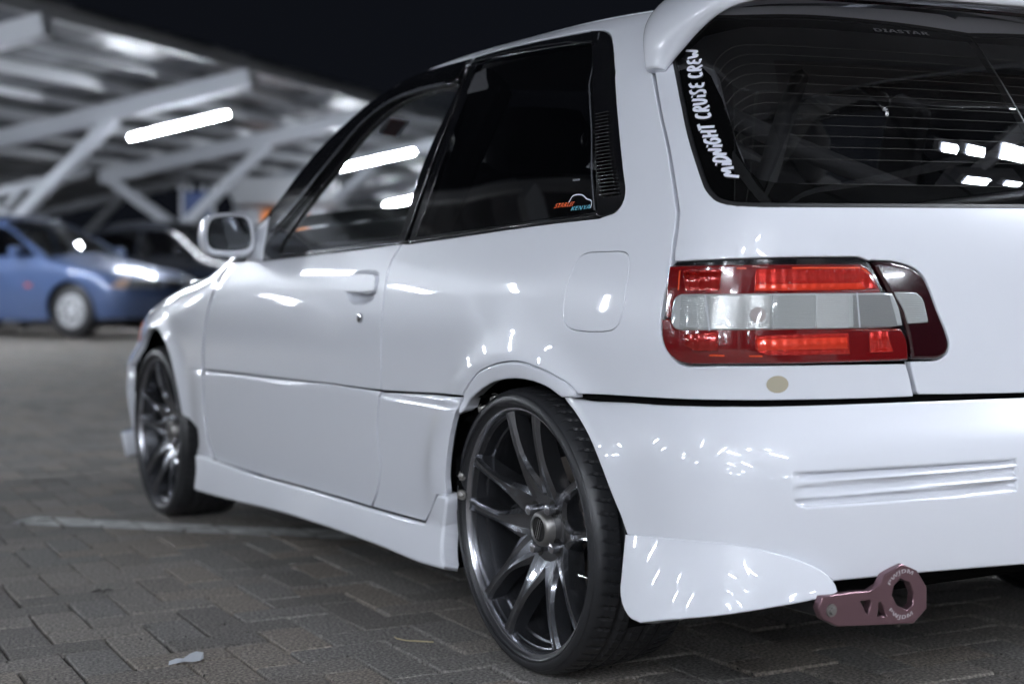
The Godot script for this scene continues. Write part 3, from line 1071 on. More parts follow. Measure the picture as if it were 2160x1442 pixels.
	var bench := part(car, "rear_seat", MB.new().box(Vector3(0, 0.62, 0.02), Vector3(1.16, 0.44, 0.12), 0.05, Basis(Vector3.RIGHT, 0.3)).join(MB.new().box(Vector3(0, 0.42, -0.24), Vector3(1.16, 0.14, 0.45), 0.05)), M.plastic_grey)
	for sx in [-0.3, 0.3]:
		part(bench, "headrest", MB.new().box(Vector3(sx, 0.89, 0.10), Vector3(0.24, 0.13, 0.09), 0.035), M.seat_cloth)
	part(car, "luggage_cover", MB.new().box(Vector3(0, 0.80, 0.30), Vector3(1.12, 0.02, 0.30), 0.008), M.interior)
	for sx in [-1.0, 1.0]:
		part(car, "seat_belt", MB.new().tube([Vector3(0.56 * sx, 1.10, 0.05), Vector3(0.35 * sx, 0.98, 0.09), Vector3(0.02 * sx, 0.80, 0.14)], 0.018, 4), M.plastic_grey)
	var bp := MB.new().beam(Vector3(-0.672, 0.80, -0.60), Vector3(-0.585, 1.16, -0.40), 0.06, 0.12, Vector3.BACK, 0.02)
	pair(car, "pillar_trim", bp, M.seat_cloth)
	pair(car, "rear_pillar_trim", sheet(pts("3300,8300 6100,8300 5800,9300 5350,10000 4700,10900 3300,11200"), skin(-0.045), 0.03, 0.01, 0.02), M.headlining)
	for q in [[Vector3(-0.47, 0.88, 0.34), Vector3(-0.28, 1.02, 0.16), Vector3(-0.02, 1.15, -0.10)], [Vector3(-0.50, 1.10, 0.06), Vector3(-0.30, 0.99, 0.16), Vector3(-0.04, 0.87, 0.30)]]:
		part(car, "luggage_strap", MB.new().tube(chaikin(q, false, 2), 0.02, 5), M.interior)
	part(car, "dashboard", MB.new().box(Vector3(0, 0.73, -1.50), Vector3(1.36, 0.20, 0.42), 0.06), M.interior)
	part(car, "steering_wheel", MB.new().tube(range(33).map(func(k): return Vector3(0.36 + 0.18 * cos(TAU * k / 32.0), 0.80 + 0.16 * sin(TAU * k / 32.0), -1.20 - 0.08 * sin(TAU * k / 32.0))), 0.014, 8, false).join(MB.new().beam(Vector3(0.2, 0.8, -1.2), Vector3(0.52, 0.8, -1.2), 0.05, 0.03)), M.interior)
	part(car, "headlining", sheet(rect2(-0.97, -0.96, 0.97, 0.24), top.call(rail, -0.035), 0.08, 0.0, 0.0), M.headlining)
	part(car, "cabin_floor", MB.new().box(Vector3(0, 0.27, -0.75), Vector3(1.36, 0.03, 1.9), 0.01), M.interior)
	part(car, "rear_view_mirror", MB.new().box(Vector3(0, 1.10, -1.09), Vector3(0.22, 0.06, 0.03), 0.012), M.black_trim)
	# --- tow hook under the bumper
	var zz := 0.635
	var plate := func(u: float, v: float) -> Array: return [Vector3(u, v, zz), Vector3(0, 0, 1)]
	var out_line := pts("-5910,2350 -5990,2200 -5910,2040 -5620,1890 -4040,1750 -3770,1950 -3770,2280 -3980,2560 -4280,2690 -4640,2560 -4750,2410 -4960,2330 -5290,2350")
	var hk := sheet(out_line, plate, 0.02, 0.0025, 0.011, [pts("-4320,2500 -4110,2420 -4010,2220 -4040,2020 -4170,1940 -4410,2050 -4520,2230 -4470,2400"), pts("-5180,2230 -5060,1990 -4980,1975 -4915,2180 -4960,2235"), pts("-4790,2170 -4830,1920 -4590,1890 -4660,2080 -4720,2170")])
	var back := sheet(out_line.duplicate(), func(u: float, v: float) -> Array: return [Vector3(u, v, zz - 0.0135), Vector3(0, 0, -1)], 0.02, 0.0, 0.0, [pts("-4320,2500 -4110,2420 -4010,2220 -4040,2020 -4170,1940 -4410,2050 -4520,2230 -4470,2400"), pts("-5180,2230 -5060,1990 -4980,1975 -4915,2180 -4960,2235"), pts("-4790,2170 -4830,1920 -4590,1890 -4660,2080 -4720,2170")])
	var hook := part(car, "tow_hook", hk.join(back), M.tow_pink, "pinkish metal tow hook with an octagonal ring")
	var hc := Vector2(-0.4255, 0.2215)
	for w in [["PWJDM", 1.0], ["PWJDM", -1.0]]:
		part(hook, "engraved_lettering", lettering(w[0], true, func(u: float, v: float) -> Array:
			var a: float = deg_to_rad(148.0 - u * 19.5) if w[1] > 0.0 else deg_to_rad(212.0 + u * 19.5)
			var r: float = 0.0335 + v * 0.0062 if w[1] > 0.0 else 0.0402 - v * 0.0062
			return [Vector3(hc.x + cos(a) * r * 0.98, hc.y + sin(a) * r, zz + 0.0006), Vector3(0, 0, 1)], 0.0), M.engraving)
	part(hook, "bolt", MB.new().join(MB.new().lathe([Vector2(0.006, 0), Vector2(0.006, 0.005), Vector2(0.002, 0.006), Vector2(0.002, 0.010), Vector2(-0.002, 0.011)], 16), Transform3D(Basis(Vector3(0, 0, 1), Vector3.UP, Vector3(-1, 0, 0)), Vector3(-0.576, 0.214, zz))), M.steel)
	part(hook, "bracket", MB.new().box(Vector3(-0.56, 0.212, 0.56), Vector3(0.05, 0.024, 0.12), 0.004), M.black_trim)
	# --- wheels
	var w0 := make_wheel()
	var spots := [[-1, 0.0, -0.034], [-1, -2.3, 0.0], [1, 0.0, -0.034], [1, -2.3, 0.0]]
	for k in 4:
		var w: Node3D = w0 if k == 0 else w0.duplicate()
		w.name = "wheel" if k == 0 else "wheel_%03d" % k
		var c: float = spots[k][2]
		var bs2 := Basis(Vector3(-cos(c), sin(c), 0), Vector3(sin(c), cos(c), 0), Vector3(0, 0, -1))
		if spots[k][0] > 0:
			bs2 = Basis(Vector3(cos(c), sin(c), 0), Vector3(-sin(c), cos(c), 0), Vector3(0, 0, 1))
		w.transform = Transform3D(bs2, Vector3(0.761 * spots[k][0], 0.267, spots[k][1]))
		if k:
			for ch in w.get_children():
				ch.owner = null
		car.add_child(w, true)

func rect2(x0: float, y0: float, x1: float, y1: float) -> PackedVector2Array:
	return PackedVector2Array([Vector2(x0, y0), Vector2(x1, y0), Vector2(x1, y1), Vector2(x0, y1)])

# a wheel: local +x points outwards, x = 0 at the outer lip
func dense_open(p: PackedVector2Array, step: float) -> PackedVector2Array:
	var o := PackedVector2Array()
	for i in p.size() - 1:
		var k := maxi(1, int(ceil(p[i].distance_to(p[i + 1]) / step)))
		for j in k:
			o.append(p[i].lerp(p[i + 1], float(j) / k))
	return o

func make_wheel() -> Node3D:
	# tyre with grooves and sipes
	var m := MB.new()
	var prof := [[-0.002, 0.2285], [0.004, 0.2300], [0.0085, 0.2345], [0.0115, 0.2405], [0.0112, 0.2460], [0.0085, 0.2520], [0.0035, 0.2580], [-0.004, 0.2622], [-0.012, 0.2645]]
	var tread := []
	for k in 57:
		tread.append(-0.016 - 0.172 * k / 56.0)
	for x in tread:
		prof.append([x, 0.2668 - 0.0022 * pow(absf(x + 0.102) / 0.086, 4.0)])
	for q in [[-0.196, 0.262], [-0.206, 0.25], [-0.204, 0.235], [-0.196, 0.226]]:
		prof.append(q)
	var segs := 560
	var rows := []
	for a in segs + 1:
		var row := []
		var th := TAU * a / segs
		for k in prof.size():
			var x: float = prof[k][0]
			var r: float = prof[k][1]
			if x <= -0.0035 and x >= -0.19:
				var d := 0.0
				for g in [-0.048, -0.082, -0.118, -0.152]:
					if absf(x - g) < 0.0052:
						d = 0.0065
				var ph := fposmod(th * 70.0 / TAU + (x + 0.1) * 9.0 * signf(x + 0.1), 1.0)
				if d == 0.0 and ph < 0.15 and (x > -0.042 or x < -0.158):
					d = 0.0042 * smoothstep(-0.0035, -0.013, x)
				if d == 0.0 and x < -0.052 and x > -0.148:
					var p2 := fposmod(th * 70.0 / TAU + x * 14.0, 1.0)
					if p2 < 0.12 and fposmod(x * 29.0, 1.0) < 0.5:
						d = 0.003
				r -= d
			elif x > 0.0 and absf(r - 0.246) < 0.0001:
				r += 0.0
			row.append(Vector3(x, sin(th) * r, cos(th) * r))
		rows.append(row)
	var ids := []
	for a in segs + 1:
		var row := []
		for k in prof.size():
			var du: Vector3 = rows[(a + 1) % segs][k] - rows[(a + segs - 1) % segs][k]
			var dv: Vector3 = rows[a % segs][mini(k + 1, prof.size() - 1)] - rows[a % segs][maxi(k - 1, 0)]
			var nn := du.cross(dv).normalized()
			var th := TAU * a / segs
			var outw := Vector3(0.0 if k > 8 else 0.5, sin(th), cos(th))
			if nn.dot(outw) < 0.0:
				nn = -nn
			row.append(m.add(rows[a % segs][k], nn, Vector2(a, k)))
		ids.append(row)
	for a in segs:
		for k in prof.size() - 1:
			m.quad(ids[a][k], ids[a + 1][k], ids[a + 1][k + 1], ids[a][k + 1])
	# raised sidewall ring lines
	for rr in [0.2395, 0.2545]:
		m.lathe([Vector2(0.0100 if rr < 0.245 else 0.0064, rr - 0.0008), Vector2(0.0122 if rr < 0.245 else 0.0086, rr), Vector2(0.0100 if rr < 0.245 else 0.0060, rr + 0.0009)], 96)
	var tyre_mesh := m
	# rim: lip, barrel
	var lipm := MB.new().lathe([Vector2(-0.001, 0.2305), Vector2(0.0015, 0.2312), Vector2(0.0025, 0.2295), Vector2(0.002, 0.2265), Vector2(-0.001, 0.2245), Vector2(-0.008, 0.2230)], 128)
	var barrel := MB.new().lathe([Vector2(-0.008, 0.2230), Vector2(-0.014, 0.2205), Vector2(-0.016, 0.2165), Vector2(-0.034, 0.2120), Vector2(-0.036, 0.2075), Vector2(-0.060, 0.2010), Vector2(-0.19, 0.1980), Vector2(-0.20, 0.2100)], 128)
	for i in barrel.n.size():                           # seen from inside
		barrel.n[i] = -barrel.n[i]
	var flipm := MB.new()
	for i in barrel.v.size():
		flipm.add(barrel.v[i], barrel.n[i])
	for i in range(0, barrel.x.size(), 3):
		flipm.tri(barrel.x[i], barrel.x[i + 1], barrel.x[i + 2])
	var spokes := []
	for pr in 5:
		for sd in [-1.0, 1.0]:
			var sm := MB.new()
			var strip := []
			for k in 15:
				var t := k / 14.0
				var r := lerpf(0.038, 0.2225, t)
				var off: float = sd * lerpf(18.0, 12.5, smoothstep(0.1, 1.0, t))
				var a := deg_to_rad(90.0 + 72.0 * pr + off)
				var e := Vector3(0, sin(a), -cos(a))
				var tg := Vector3(0, cos(a), sin(a))
				var x := -0.003 - 0.054 * pow(1.0 - t, 1.75)
				if t > 0.9:
					x = lerpf(x, -0.0025, (t - 0.9) / 0.1)
				var w := 0.054 * (1.0 - smoothstep(0.05, 0.60, t)) + 0.0215 + 0.006 * smoothstep(0.86, 1.0, t)
				var dp := lerpf(0.030, 0.040, sin(PI * t)) 
				var c := e * r + Vector3(x, 0, 0)
				var f := w * 0.30
				var sec := [c + tg * (-w * 0.62) + Vector3(-dp, 0, 0), c + tg * (-w * 0.5) + Vector3(-0.0065, 0, 0), c - tg * f, c - tg * f * 0.45 + Vector3(-0.0022, 0, 0), c + tg * f * 0.45 + Vector3(-0.0022, 0, 0), c + tg * f, c + tg * (w * 0.5) + Vector3(-0.0065, 0, 0), c + tg * (w * 0.62) + Vector3(-dp, 0, 0)]
				strip.append([sec, e, tg])
			for s in 7:
				var last := []
				for k in strip.size():
					var p: Vector3 = strip[k][0][s]
					var q: Vector3 = strip[k][0][s + 1]
					var dv: Vector3 = strip[mini(k + 1, 14)][0][s] - strip[maxi(k - 1, 0)][0][s]
					var nn := (q - p).cross(dv).normalized()
					var want: Vector3 = [-strip[k][2], -strip[k][2] * 0.5 + Vector3(1, 0, 0), Vector3(1, 0, 0), Vector3(1, 0, 0), Vector3(1, 0, 0), strip[k][2] * 0.5 + Vector3(1, 0, 0), strip[k][2]][s]
					if nn.dot(want) < 0.0:
						nn = -nn
					var ids2 := [sm.add(p, nn), sm.add(q, nn)]
					if last:
						sm.quad(last[0], last[1], ids2[1], ids2[0])
					last = ids2
			spokes.append(sm)
	var hub := MB.new().lathe([Vector2(-0.048, 0.0), Vector2(-0.048, 0.036), Vector2(-0.0475, 0.062), Vector2(-0.0475, 0.078), Vector2(-0.054, 0.088), Vector2(-0.085, 0.092)], 64)
	var cap := MB.new().lathe([Vector2(-0.032, 0.0), Vector2(-0.032, 0.0235), Vector2(-0.0295, 0.0245), Vector2(-0.0300, 0.0285), Vector2(-0.034, 0.0325), Vector2(-0.052, 0.0345)], 48)
	var disc := MB.new().lathe([Vector2(-0.0310, 0.0), Vector2(-0.0310, 0.0232)], 40)
	var wheel := Node3D.new()
	part(wheel, "tyre", tyre_mesh, M.tyre)
	part(wheel, "rim_lip", lipm, M.rim_lip)
	part(wheel, "rim_barrel", flipm, M.rim_barrel)
	for sm in spokes:
		part(wheel, "spoke", sm, M.rim)
	part(wheel, "hub_face", hub, M.rim)
	part(wheel, "centre_cap", cap, M.steel)
	part(wheel, "cap_disc", disc, M.black_gloss)
	var bar := MB.new()
	var br := Basis(Vector3.RIGHT, deg_to_rad(-24.0))
	bar.box(Vector3(-0.0304, 0, 0), Vector3(0.0006, 0.040, 0.0022), 0.0, br)
	bar.box(br * Vector3(-0.0304, 0, 0.0062), Vector3(0.0006, 0.036, 0.0010), 0.0, br)
	bar.box(br * Vector3(-0.0304, 0, -0.0062), Vector3(0.0006, 0.036, 0.0010), 0.0, br)
	part(wheel, "cap_stripe", bar, M.steel)
	for k in 4:
		var a := deg_to_rad(52.0 + 90.0 * k)
		var c := Vector3(0, sin(a) * 0.050, -cos(a) * 0.050)
		var pocket := MB.new().lathe([Vector2(-0.0470, 0.0), Vector2(-0.0470, 0.0165), Vector2(-0.049, 0.017)], 24)  # black disc painting the shade of the recess round each nut
		var nut := MB.new().lathe([Vector2(-0.029, 0.0), Vector2(-0.029, 0.0058), Vector2(-0.032, 0.0102), Vector2(-0.050, 0.0106)], 6)
		part(wheel, "nut_pocket_shade", MB.new().join(pocket, Transform3D(Basis(), c)), M.black_gloss)
		part(wheel, "wheel_nut", MB.new().join(nut, Transform3D(Basis(), c)), M.rim_lip)
	var va := deg_to_rad(-25.0)
	part(wheel, "valve", MB.new().tube([Vector3(-0.045, sin(va) * 0.165, -cos(va) * 0.165), Vector3(-0.030, sin(va) * 0.150, -cos(va) * 0.150)], 0.0036, 8), M.chrome)
	part(wheel, "brake_disc", MB.new().lathe([Vector2(-0.085, 0.0), Vector2(-0.085, 0.062), Vector2(-0.092, 0.066), Vector2(-0.105, 0.07), Vector2(-0.105, 0.128), Vector2(-0.125, 0.13)], 48), M.rust)
	part(wheel, "brake_caliper", MB.new().box(Vector3(-0.10, 0.05, -0.115), Vector3(0.07, 0.13, 0.055), 0.012, Basis(Vector3.RIGHT, 0.4)), M.rust)
	part(wheel, "hub_back", MB.new().lathe([Vector2(-0.07, 0.03), Vector2(-0.15, 0.03), Vector2(-0.15, 0.19), Vector2(-0.19, 0.195)], 40), M.black_void)
	return wheel

func outlines() -> void:                             # panel outlines on the skin of the car, in tenths of a millimetre along and up
	PG.quarter_glass = pts("-5048,12076 -4354,12039 -3690,12004 -3051,11970 -1864,11908 -810,11858 -327,11838 52,11438 325,11082 572,10736 801,10398 1042,10056 1370,9715 1637,9394 1833,9111 1932,8940 2150,8490 1717,8468 852,8440 -274,8394 -1105,8361 -2009,8327 -2971,8293 -3857,8267 -4768,8240 -4637,9069 -4586,9488 -4562,9922 -4560,10424 -4591,10947 -4678,11488")
	PG.quarter_frame = pts("-5482,12190 -4599,12199 -3853,12188 -2939,12156 -2000,12115 -1072,12073 -648,12056 -451,11916 -375,11854 -86,11569 216,11188 510,10778 771,10401 1020,10058 1382,9716 1680,9395 1893,9109 1998,8927 2075,8763 2219,8429 1315,8402 144,8357 -655,8324 -1513,8287 -2440,8247 -3435,8205 -4481,8160 -5027,8137 -4901,9057 -4856,9520 -4840,9993 -4844,10506 -4878,11034 -4974,11577")
	PG.louvre_panel = pts("2377,8400 2812,8460 2868,8472 2918,8490 2969,8518 3013,8552 3048,8590 3072,8631 3083,8678 3081,8730 3069,8783 3051,8837 3025,8886 2685,9345 2543,9522 2389,9700 2204,9903 1995,10117 1767,10334 1530,10546 1304,10737 1063,10929 898,11114 672,11397 579,11505 484,11604 327,11742 209,11827 139,11866 -37,11942 -233,12005 -351,12030 -706,12074 -576,12016 -258,11762 -28,11531 166,11303 351,11066 590,10737 831,10387 1086,10049 1370,9753 1666,9417 1785,9265 1893,9109 1994,8941 2251,8437")
	PG.door_frame = pts("-5629,12177 -6636,12195 -7626,12216 -8667,12232 -8895,12214 -9631,12095 -9815,12058 -9999,12015 -10165,11955 -10517,11817 -10837,11663 -11146,11497 -11323,11409 -11694,11195 -11901,11083 -12266,10860 -12423,10748 -12585,10506 -12719,10383 -13020,10134 -13158,10002 -13945,9104 -14039,9003 -14011,8876 -13968,8621 -13928,8489 -13864,8345 -13710,8049 -13645,7903 -13707,7891 -13048,7908 -12405,7925 -11784,7941 -10651,7973 -9633,8005 -8582,8036 -7504,8067 -6553,8096 -5713,8122 -5306,8134 -5271,8154 -5116,9074 -5058,9536 -5032,10007 -5028,10516 -5056,11037 -5146,11574")
	PG.door_glass = pts("-5260,11528 -6121,11542 -6556,11545 -6966,11534 -7317,11512 -7650,11481 -7963,11438 -8256,11376 -8551,11287 -8820,11176 -9073,11050 -9318,10911 -9578,10737 -9820,10543 -10314,10125 -10936,9633 -11594,9123 -11873,8898 -12136,8674 -12650,8222 -12620,8031 -11809,8049 -11022,8066 -10272,8084 -9569,8104 -8394,8151 -7331,8196 -6448,8227 -5619,8254 -5493,8395 -5474,8763 -5451,9502 -5430,9874 -5374,10273 -5297,10673 -5232,11075 -5213,11484")
	PG.rain_visor = pts("-5424,12088 -6488,12112 -6845,12113 -7558,12096 -7897,12077 -8201,12046 -8464,12007 -8710,11959 -8934,11901 -9130,11826 -9307,11724 -9459,11606 -9788,11326 -10063,11085 -10367,10805 -10696,10513 -11039,10234 -11364,9992 -11702,9751 -12049,9517 -12400,9294 -12973,8956 -13547,8627 -13170,8692 -12496,9064 -12171,9249 -11854,9442 -11513,9676 -11187,9922 -10320,10597 -10076,10793 -9828,10975 -9558,11134 -9300,11255 -9028,11361 -8740,11451 -8429,11522 -8120,11569 -7792,11599 -7445,11617 -7081,11630 -6649,11633 -5736,11613 -5296,11603")
	PG.body_side = pts("-14090,9018 -14040,8886 -13962,8622 -13928,8489 -13900,8348 -13881,8205 -13872,8061 -13868,7918 -15600,8000 -15600,8750 -15000,8950 -14250,9400 -13500,9850 -12731,10311 -11737,10912 -11247,11213 -11000,11350 -10753,11475 -10503,11592 -10252,11700 -10000,11800 -9752,11890 -9502,11972 -9252,12046 -9000,12110 -8759,12161 -8523,12202 -8000,12270 -7558,12313 -7069,12348 -6545,12377 -6000,12400 -5293,12420 -4538,12431 -3764,12434 -3000,12430 -2236,12420 -1462,12402 -707,12379 0,12350 1026,12294 2000,12220 2500,12171 3500,12057 4000,12000 2635,11770 2620,11679 2548,11503 2536,11417 2553,11348 2657,11144 2674,11125 2990,10866 3267,10609 3505,10363 3855,9968 3985,9812 4102,9663 4206,9514 4293,9369 4439,9086 4565,8808 4729,8399 4736,8150 4714,7827 4719,7568 4715,7474 4694,7340 4625,7047 4597,6910 4573,6710 4570,6616 4575,6529 4599,6402 4618,6344 4644,6287 4714,6176 4800,6079 4883,6003 4932,5971 4992,5947 5121,5927 5276,5928 5622,5942 6624,5943 7483,5931 8533,5913 9099,5903 9191,5653 9235,5469 9264,5394 9304,5332 9303,5316 8277,5323 7479,5334 6600,5350 5626,5361 4559,5356 3483,5345 2346,5326 2306,5316 2117,5426 2043,5460 1833,5533 1439,5636 1112,5705 624,5790 453,5810 279,5819 103,5814 -80,5799 -263,5776 -442,5746 -612,5709 -784,5665 -944,5616 -1079,5566 -1211,5502 -1417,5363 -1710,5134 -1726,5068 -2182,5065 -3190,5030 -4199,4990 -5317,4954 -5707,4942 -5780,4948 -5681,6069 -5676,6374 -5698,7121 -5718,7390 -5715,7580 -5702,7666 -5677,7746 -5641,7807 -5330,8135 -5015,8117 -3936,8158 -2914,8197 -1951,8238 -1061,8278 -239,8315 923,8360 1905,8381 2381,8392 2457,8410 2812,8460 2868,8472 2918,8490 2969,8518 3013,8552 3048,8590 3072,8631 3083,8678 3081,8730 3069,8783 3051,8837 3025,8886 2685,9345 2543,9522 2389,9700 2204,9903 1995,10117 1767,10334 1530,10546 1304,10737 1063,10929 898,11114 672,11397 579,11505 484,11604 327,11742 209,11827 139,11866 -37,11942 -233,12005 -351,12030 -706,12074 -1566,12109 -2513,12151 -3425,12189 -4318,12214 -4696,12214 -5760,12195 -6669,12199 -7619,12214 -8667,12232 -8895,12214 -9631,12095 -9815,12058 -9999,12015 -10165,11955 -10517,11817 -10837,11663 -11146,11497 -11323,11409 -11694,11195 -11901,11083 -12266,10860 -12423,10748 -12585,10506 -12719,10383 -13020,10134 -13158,10002 -13282,9859 -13528,9560 -13671,9411")
	PG.quarter_lower = pts("-5706,4952 -4561,4988 -3517,5027 -2526,5063 -1959,5076 -1757,5076 -1850,4970 -1882,4870 -1932,4767 -2009,4656 -2087,4528 -2231,4260 -2363,3964 -2425,3801 -2481,3639 -2525,3487 -2549,3370 -2579,3044 -2970,3001 -3140,2839 -3338,2673 -3726,2366 -4700,2350 -5672,2340 -6429,2334 -6145,2606 -6065,2694 -5999,2779 -5942,2862 -5893,2946 -5852,3030 -5814,3123 -5783,3217 -5760,3311 -5748,3403 -5751,3492 -5802,3759 -5825,3961 -5832,4065 -5830,4168 -5818,4273 -5798,4378 -5772,4483 -5739,4586 -5701,4682 -5655,4777 -5710,4863 -5780,4948")
	PG.door_upper = pts("-5330,8135 -5594,7863 -5641,7807 -5677,7746 -5702,7666 -5715,7580 -5718,7390 -5698,7121 -5676,6374 -5681,6069 -5780,4948 -6424,4937 -7090,4938 -7778,4937 -8488,4934 -9207,4927 -9948,4918 -10715,4908 -11509,4899 -12348,4892 -13227,4886 -14121,4880 -14995,4872 -15689,4864 -16359,4855 -17029,4845 -17724,4835 -17809,4951 -17810,5071 -17805,5192 -17787,5316 -17750,5450 -17538,5994 -17402,6395 -17352,6516 -17295,6634 -17232,6749 -17162,6861 -16938,7162 -16859,7257 -16769,7353 -16670,7447 -16460,7621 -16365,7686 -16055,7863 -15184,7892 -14604,7896 -13698,7879 -13039,7896 -12396,7912 -11775,7929 -10643,7961 -9626,7993 -8575,8025 -7495,8056 -6553,8087 -5730,8119")
	PG.door_lower = pts("-5779,4963 -6422,4964 -7088,4964 -7776,4964 -8485,4962 -9204,4956 -9945,4947 -10712,4937 -11507,4929 -12346,4922 -13228,4917 -14125,4911 -15005,4903 -15709,4895 -16396,4885 -17085,4875 -17797,4865 -17537,4703 -17616,4357 -17638,4185 -17642,4016 -17633,3848 -17613,3682 -17553,3349 -17515,3181 -17464,3017 -17396,2859 -17309,2718 -16994,2319 -16168,2315 -15379,2311 -14595,2308 -13787,2308 -12752,2314 -11694,2324 -10663,2333 -9699,2339 -8824,2340 -7992,2339 -7196,2336 -6429,2334 -6145,2606 -6065,2694 -5999,2779 -5942,2862 -5893,2946 -5852,3030 -5814,3123 -5783,3217 -5760,3311 -5748,3403 -5751,3492 -5802,3759 -5825,3961 -5832,4065 -5830,4168 -5818,4273 -5798,4378 -5772,4483 -5739,4586 -5701,4682 -5655,4777 -5710,4863")
	PG.front_fender = pts("-17754,4808 -17953,4925 -17968,5052 -17974,5180 -17960,5309 -17917,5445 -17854,5582 -17718,5855 -17661,5991 -17527,6393 -17476,6514 -17420,6633 -17357,6748 -17287,6861 -17068,7162 -16992,7257 -16907,7353 -16812,7447 -16712,7538 -16610,7622 -16517,7688 -16205,7865 -15600,8000 -15600,8350 -16200,8350 -17168,8198 -17862,8104 -19000,7970 -19983,7844 -21000,7700 -22001,7533 -23000,7350 -24032,7149 -25000,6950 -25907,6747 -26200,6680 -26400,6550 -26600,6000 -26600,5150 -26550,4600 -26235,4762 -25600,4652 -25436,4846 -25258,5027 -25066,5193 -24862,5345 -24647,5480 -24422,5598 -24188,5699 -23948,5781 -23702,5845 -23451,5889 -23198,5914 -22944,5920 -22691,5905 -22439,5872 -22190,5819 -21946,5747 -21709,5657 -21479,5549 -21258,5423 -21047,5280 -20849,5122 -20662,4949 -20490,4762 -20333,4563 -20191,4352 -20066,4131 -19958,3900 -19869,3662 -19798,3418 -18479,3093 -18457,2859 -18469,2744 -18536,2634 -18639,2556 -18778,2481 -19072,2332 -17117,2320 -17159,2316 -17445,2709 -17524,2848 -17589,3006 -17641,3171 -17680,3339 -17742,3673 -17761,3841 -17770,4010 -17766,4177 -17745,4338 -17669,4657")
	PG.side_skirt = pts("-18605,2387 -17109,2377 -15792,2354 -14546,2336 -13370,2326 -12288,2328 -11260,2337 -10284,2348 -9355,2355 -8488,2356 -7659,2354 -6869,2353 -6116,2354 -5422,2358 -4760,2364 -4123,2371 -3502,2378 -2923,2875 -2762,3034 -2413,3044 -2543,2734 -2694,2430 -2690,2335 -2628,2155 -2590,2068 -2498,1923 -2452,1860 -2397,1805 -2330,1762 -2264,1740 -2040,1704 -3195,1673 -3438,1670 -3883,1676 -4984,1709 -5633,1722 -6712,1731 -8000,1734 -9408,1730 -10815,1714 -12022,1685 -13274,1643 -14504,1598 -15628,1562 -16801,1535 -17900,1513 -17964,1761 -18005,1883 -18073,1999 -18172,2101 -18300,2198 -18449,2292")
	PG.arch_flare = pts("-1660,5138 -1366,5367 -1158,5506 -1027,5570 -891,5619 -732,5668 -561,5713 -391,5749 -213,5779 -30,5802 151,5817 326,5822 499,5813 669,5793 1160,5708 1484,5639 1873,5536 2080,5463 2218,5393 2340,5319 1832,5272 1454,5397 1313,5432 1150,5461 821,5506 514,5526 209,5524 -111,5498 -279,5475 -444,5446 -602,5411 -742,5371 -1007,5274 -1241,5170 -1447,5061 -1547,4997 -1656,4904 -1719,4804 -1922,4588")
	PG.quarter_lip = pts("-1713,5061 -1806,4960 -1838,4865 -1894,4766 -1969,4660 -2048,4533 -2122,4401 -2256,4126 -2322,3969 -2383,3807 -2437,3645 -2479,3494 -2502,3377 -2528,3052 -2279,3070 -2319,3284 -2334,3392 -2336,3507 -2322,3648 -2296,3797 -2258,3947 -2207,4092 -2150,4221 -2083,4347 -2007,4470 -1922,4588 -1829,4695 -1725,4798 -1652,4896 -1547,4997")
	PG.fuel_flap = pts("2063,7733 2292,7762 3244,7763 3399,7751 3478,7732 3539,7704 3566,7679 3599,7616 3619,7541 3624,7354 3595,6973 3556,6788 3491,6619 3473,6590 3421,6540 3351,6499 3258,6470 2997,6442 2546,6434 2099,6452 1963,6472 1851,6502 1804,6522 1762,6547 1698,6607 1658,6671 1640,6777 1636,6923 1652,7076 1676,7183 1732,7332 1883,7631 1919,7671 1951,7691 2026,7719")
	PG.lamp_body = pts("4782,7552 5768,7582 6709,7597 7788,7598 8050,7596 8220,7564 8270,7546 8338,7501 8399,7439 8455,7365 8571,7176 8638,7086 8717,7006 8893,6853 8962,6775 9003,6707 9033,6637 9096,6428 9132,6220 9145,5973 9123,5943 7990,5955 7006,5966 5895,5975 5312,5969 5102,5979 4990,6000 4877,6041 4823,6069 4776,6102 4737,6144 4703,6191 4651,6296 4629,6355 4603,6483 4598,6552 4600,6637 4641,6916 4683,7372 4709,7477 4725,7502 4763,7535")
	PG.lamp_red_upper = pts("4708,7486 5746,7484 6500,7481 7539,7475 8123,7471 8243,7425 8282,7400 8343,7335 8520,7063 7555,7061 6687,7066 5838,7074 4935,7077 4818,7030 4788,7007 4765,6975 4742,6896 4734,6818 4743,6705 4692,6705 4683,7098 4702,7389")
	PG.lamp_clear = pts("4954,7062 6010,7059 6870,7052 7451,7048 8097,7043 8783,7038 8889,6843 8919,6776 9000,6493 8469,6484 7482,6490 6498,6500 5521,6506 4991,6498 4876,6518 4845,6532 4823,6551 4794,6601 4785,6630 4779,6681 4815,6940 4826,6977 4845,7007 4868,7025 4926,7050")
	PG.lamp_red_lower = pts("8946,6423 7943,6453 7012,6479 6002,6494 5511,6492 4973,6483 4843,6497 4808,6510 4787,6533 4762,6592 4747,6615 4687,6644 4614,6643 4626,6412 4642,6341 4665,6283 4693,6228 4728,6177 4769,6133 4815,6094 4865,6060 4923,6031 4990,6009 5130,5989 5296,5988 5951,5995 7006,5986 7973,5981 9081,5975 9062,6188 9047,6252 9026,6299 8973,6382")
	PG.glow_upper = pts("6205,7437 8096,7435 8293,7333 8446,7119 7560,7093 6173,7103")
	PG.glow_lower = pts("6184,6393 7824,6402 7855,6075 6362,6102 6183,6186")
	PG.glow_small = pts("8276,6413 8644,6421 8759,6091 8268,6094")
	PG.glow_left = pts("4990,7428 5650,7435 5610,7124 5045,7122")
	PG.glow_left_low = pts("5048,6425 5600,6459 5600,6178 5233,6174 5050,6260")
	PG.hot_upper = pts("6203,7201 8098,7202 8213,7103 6182,7107")
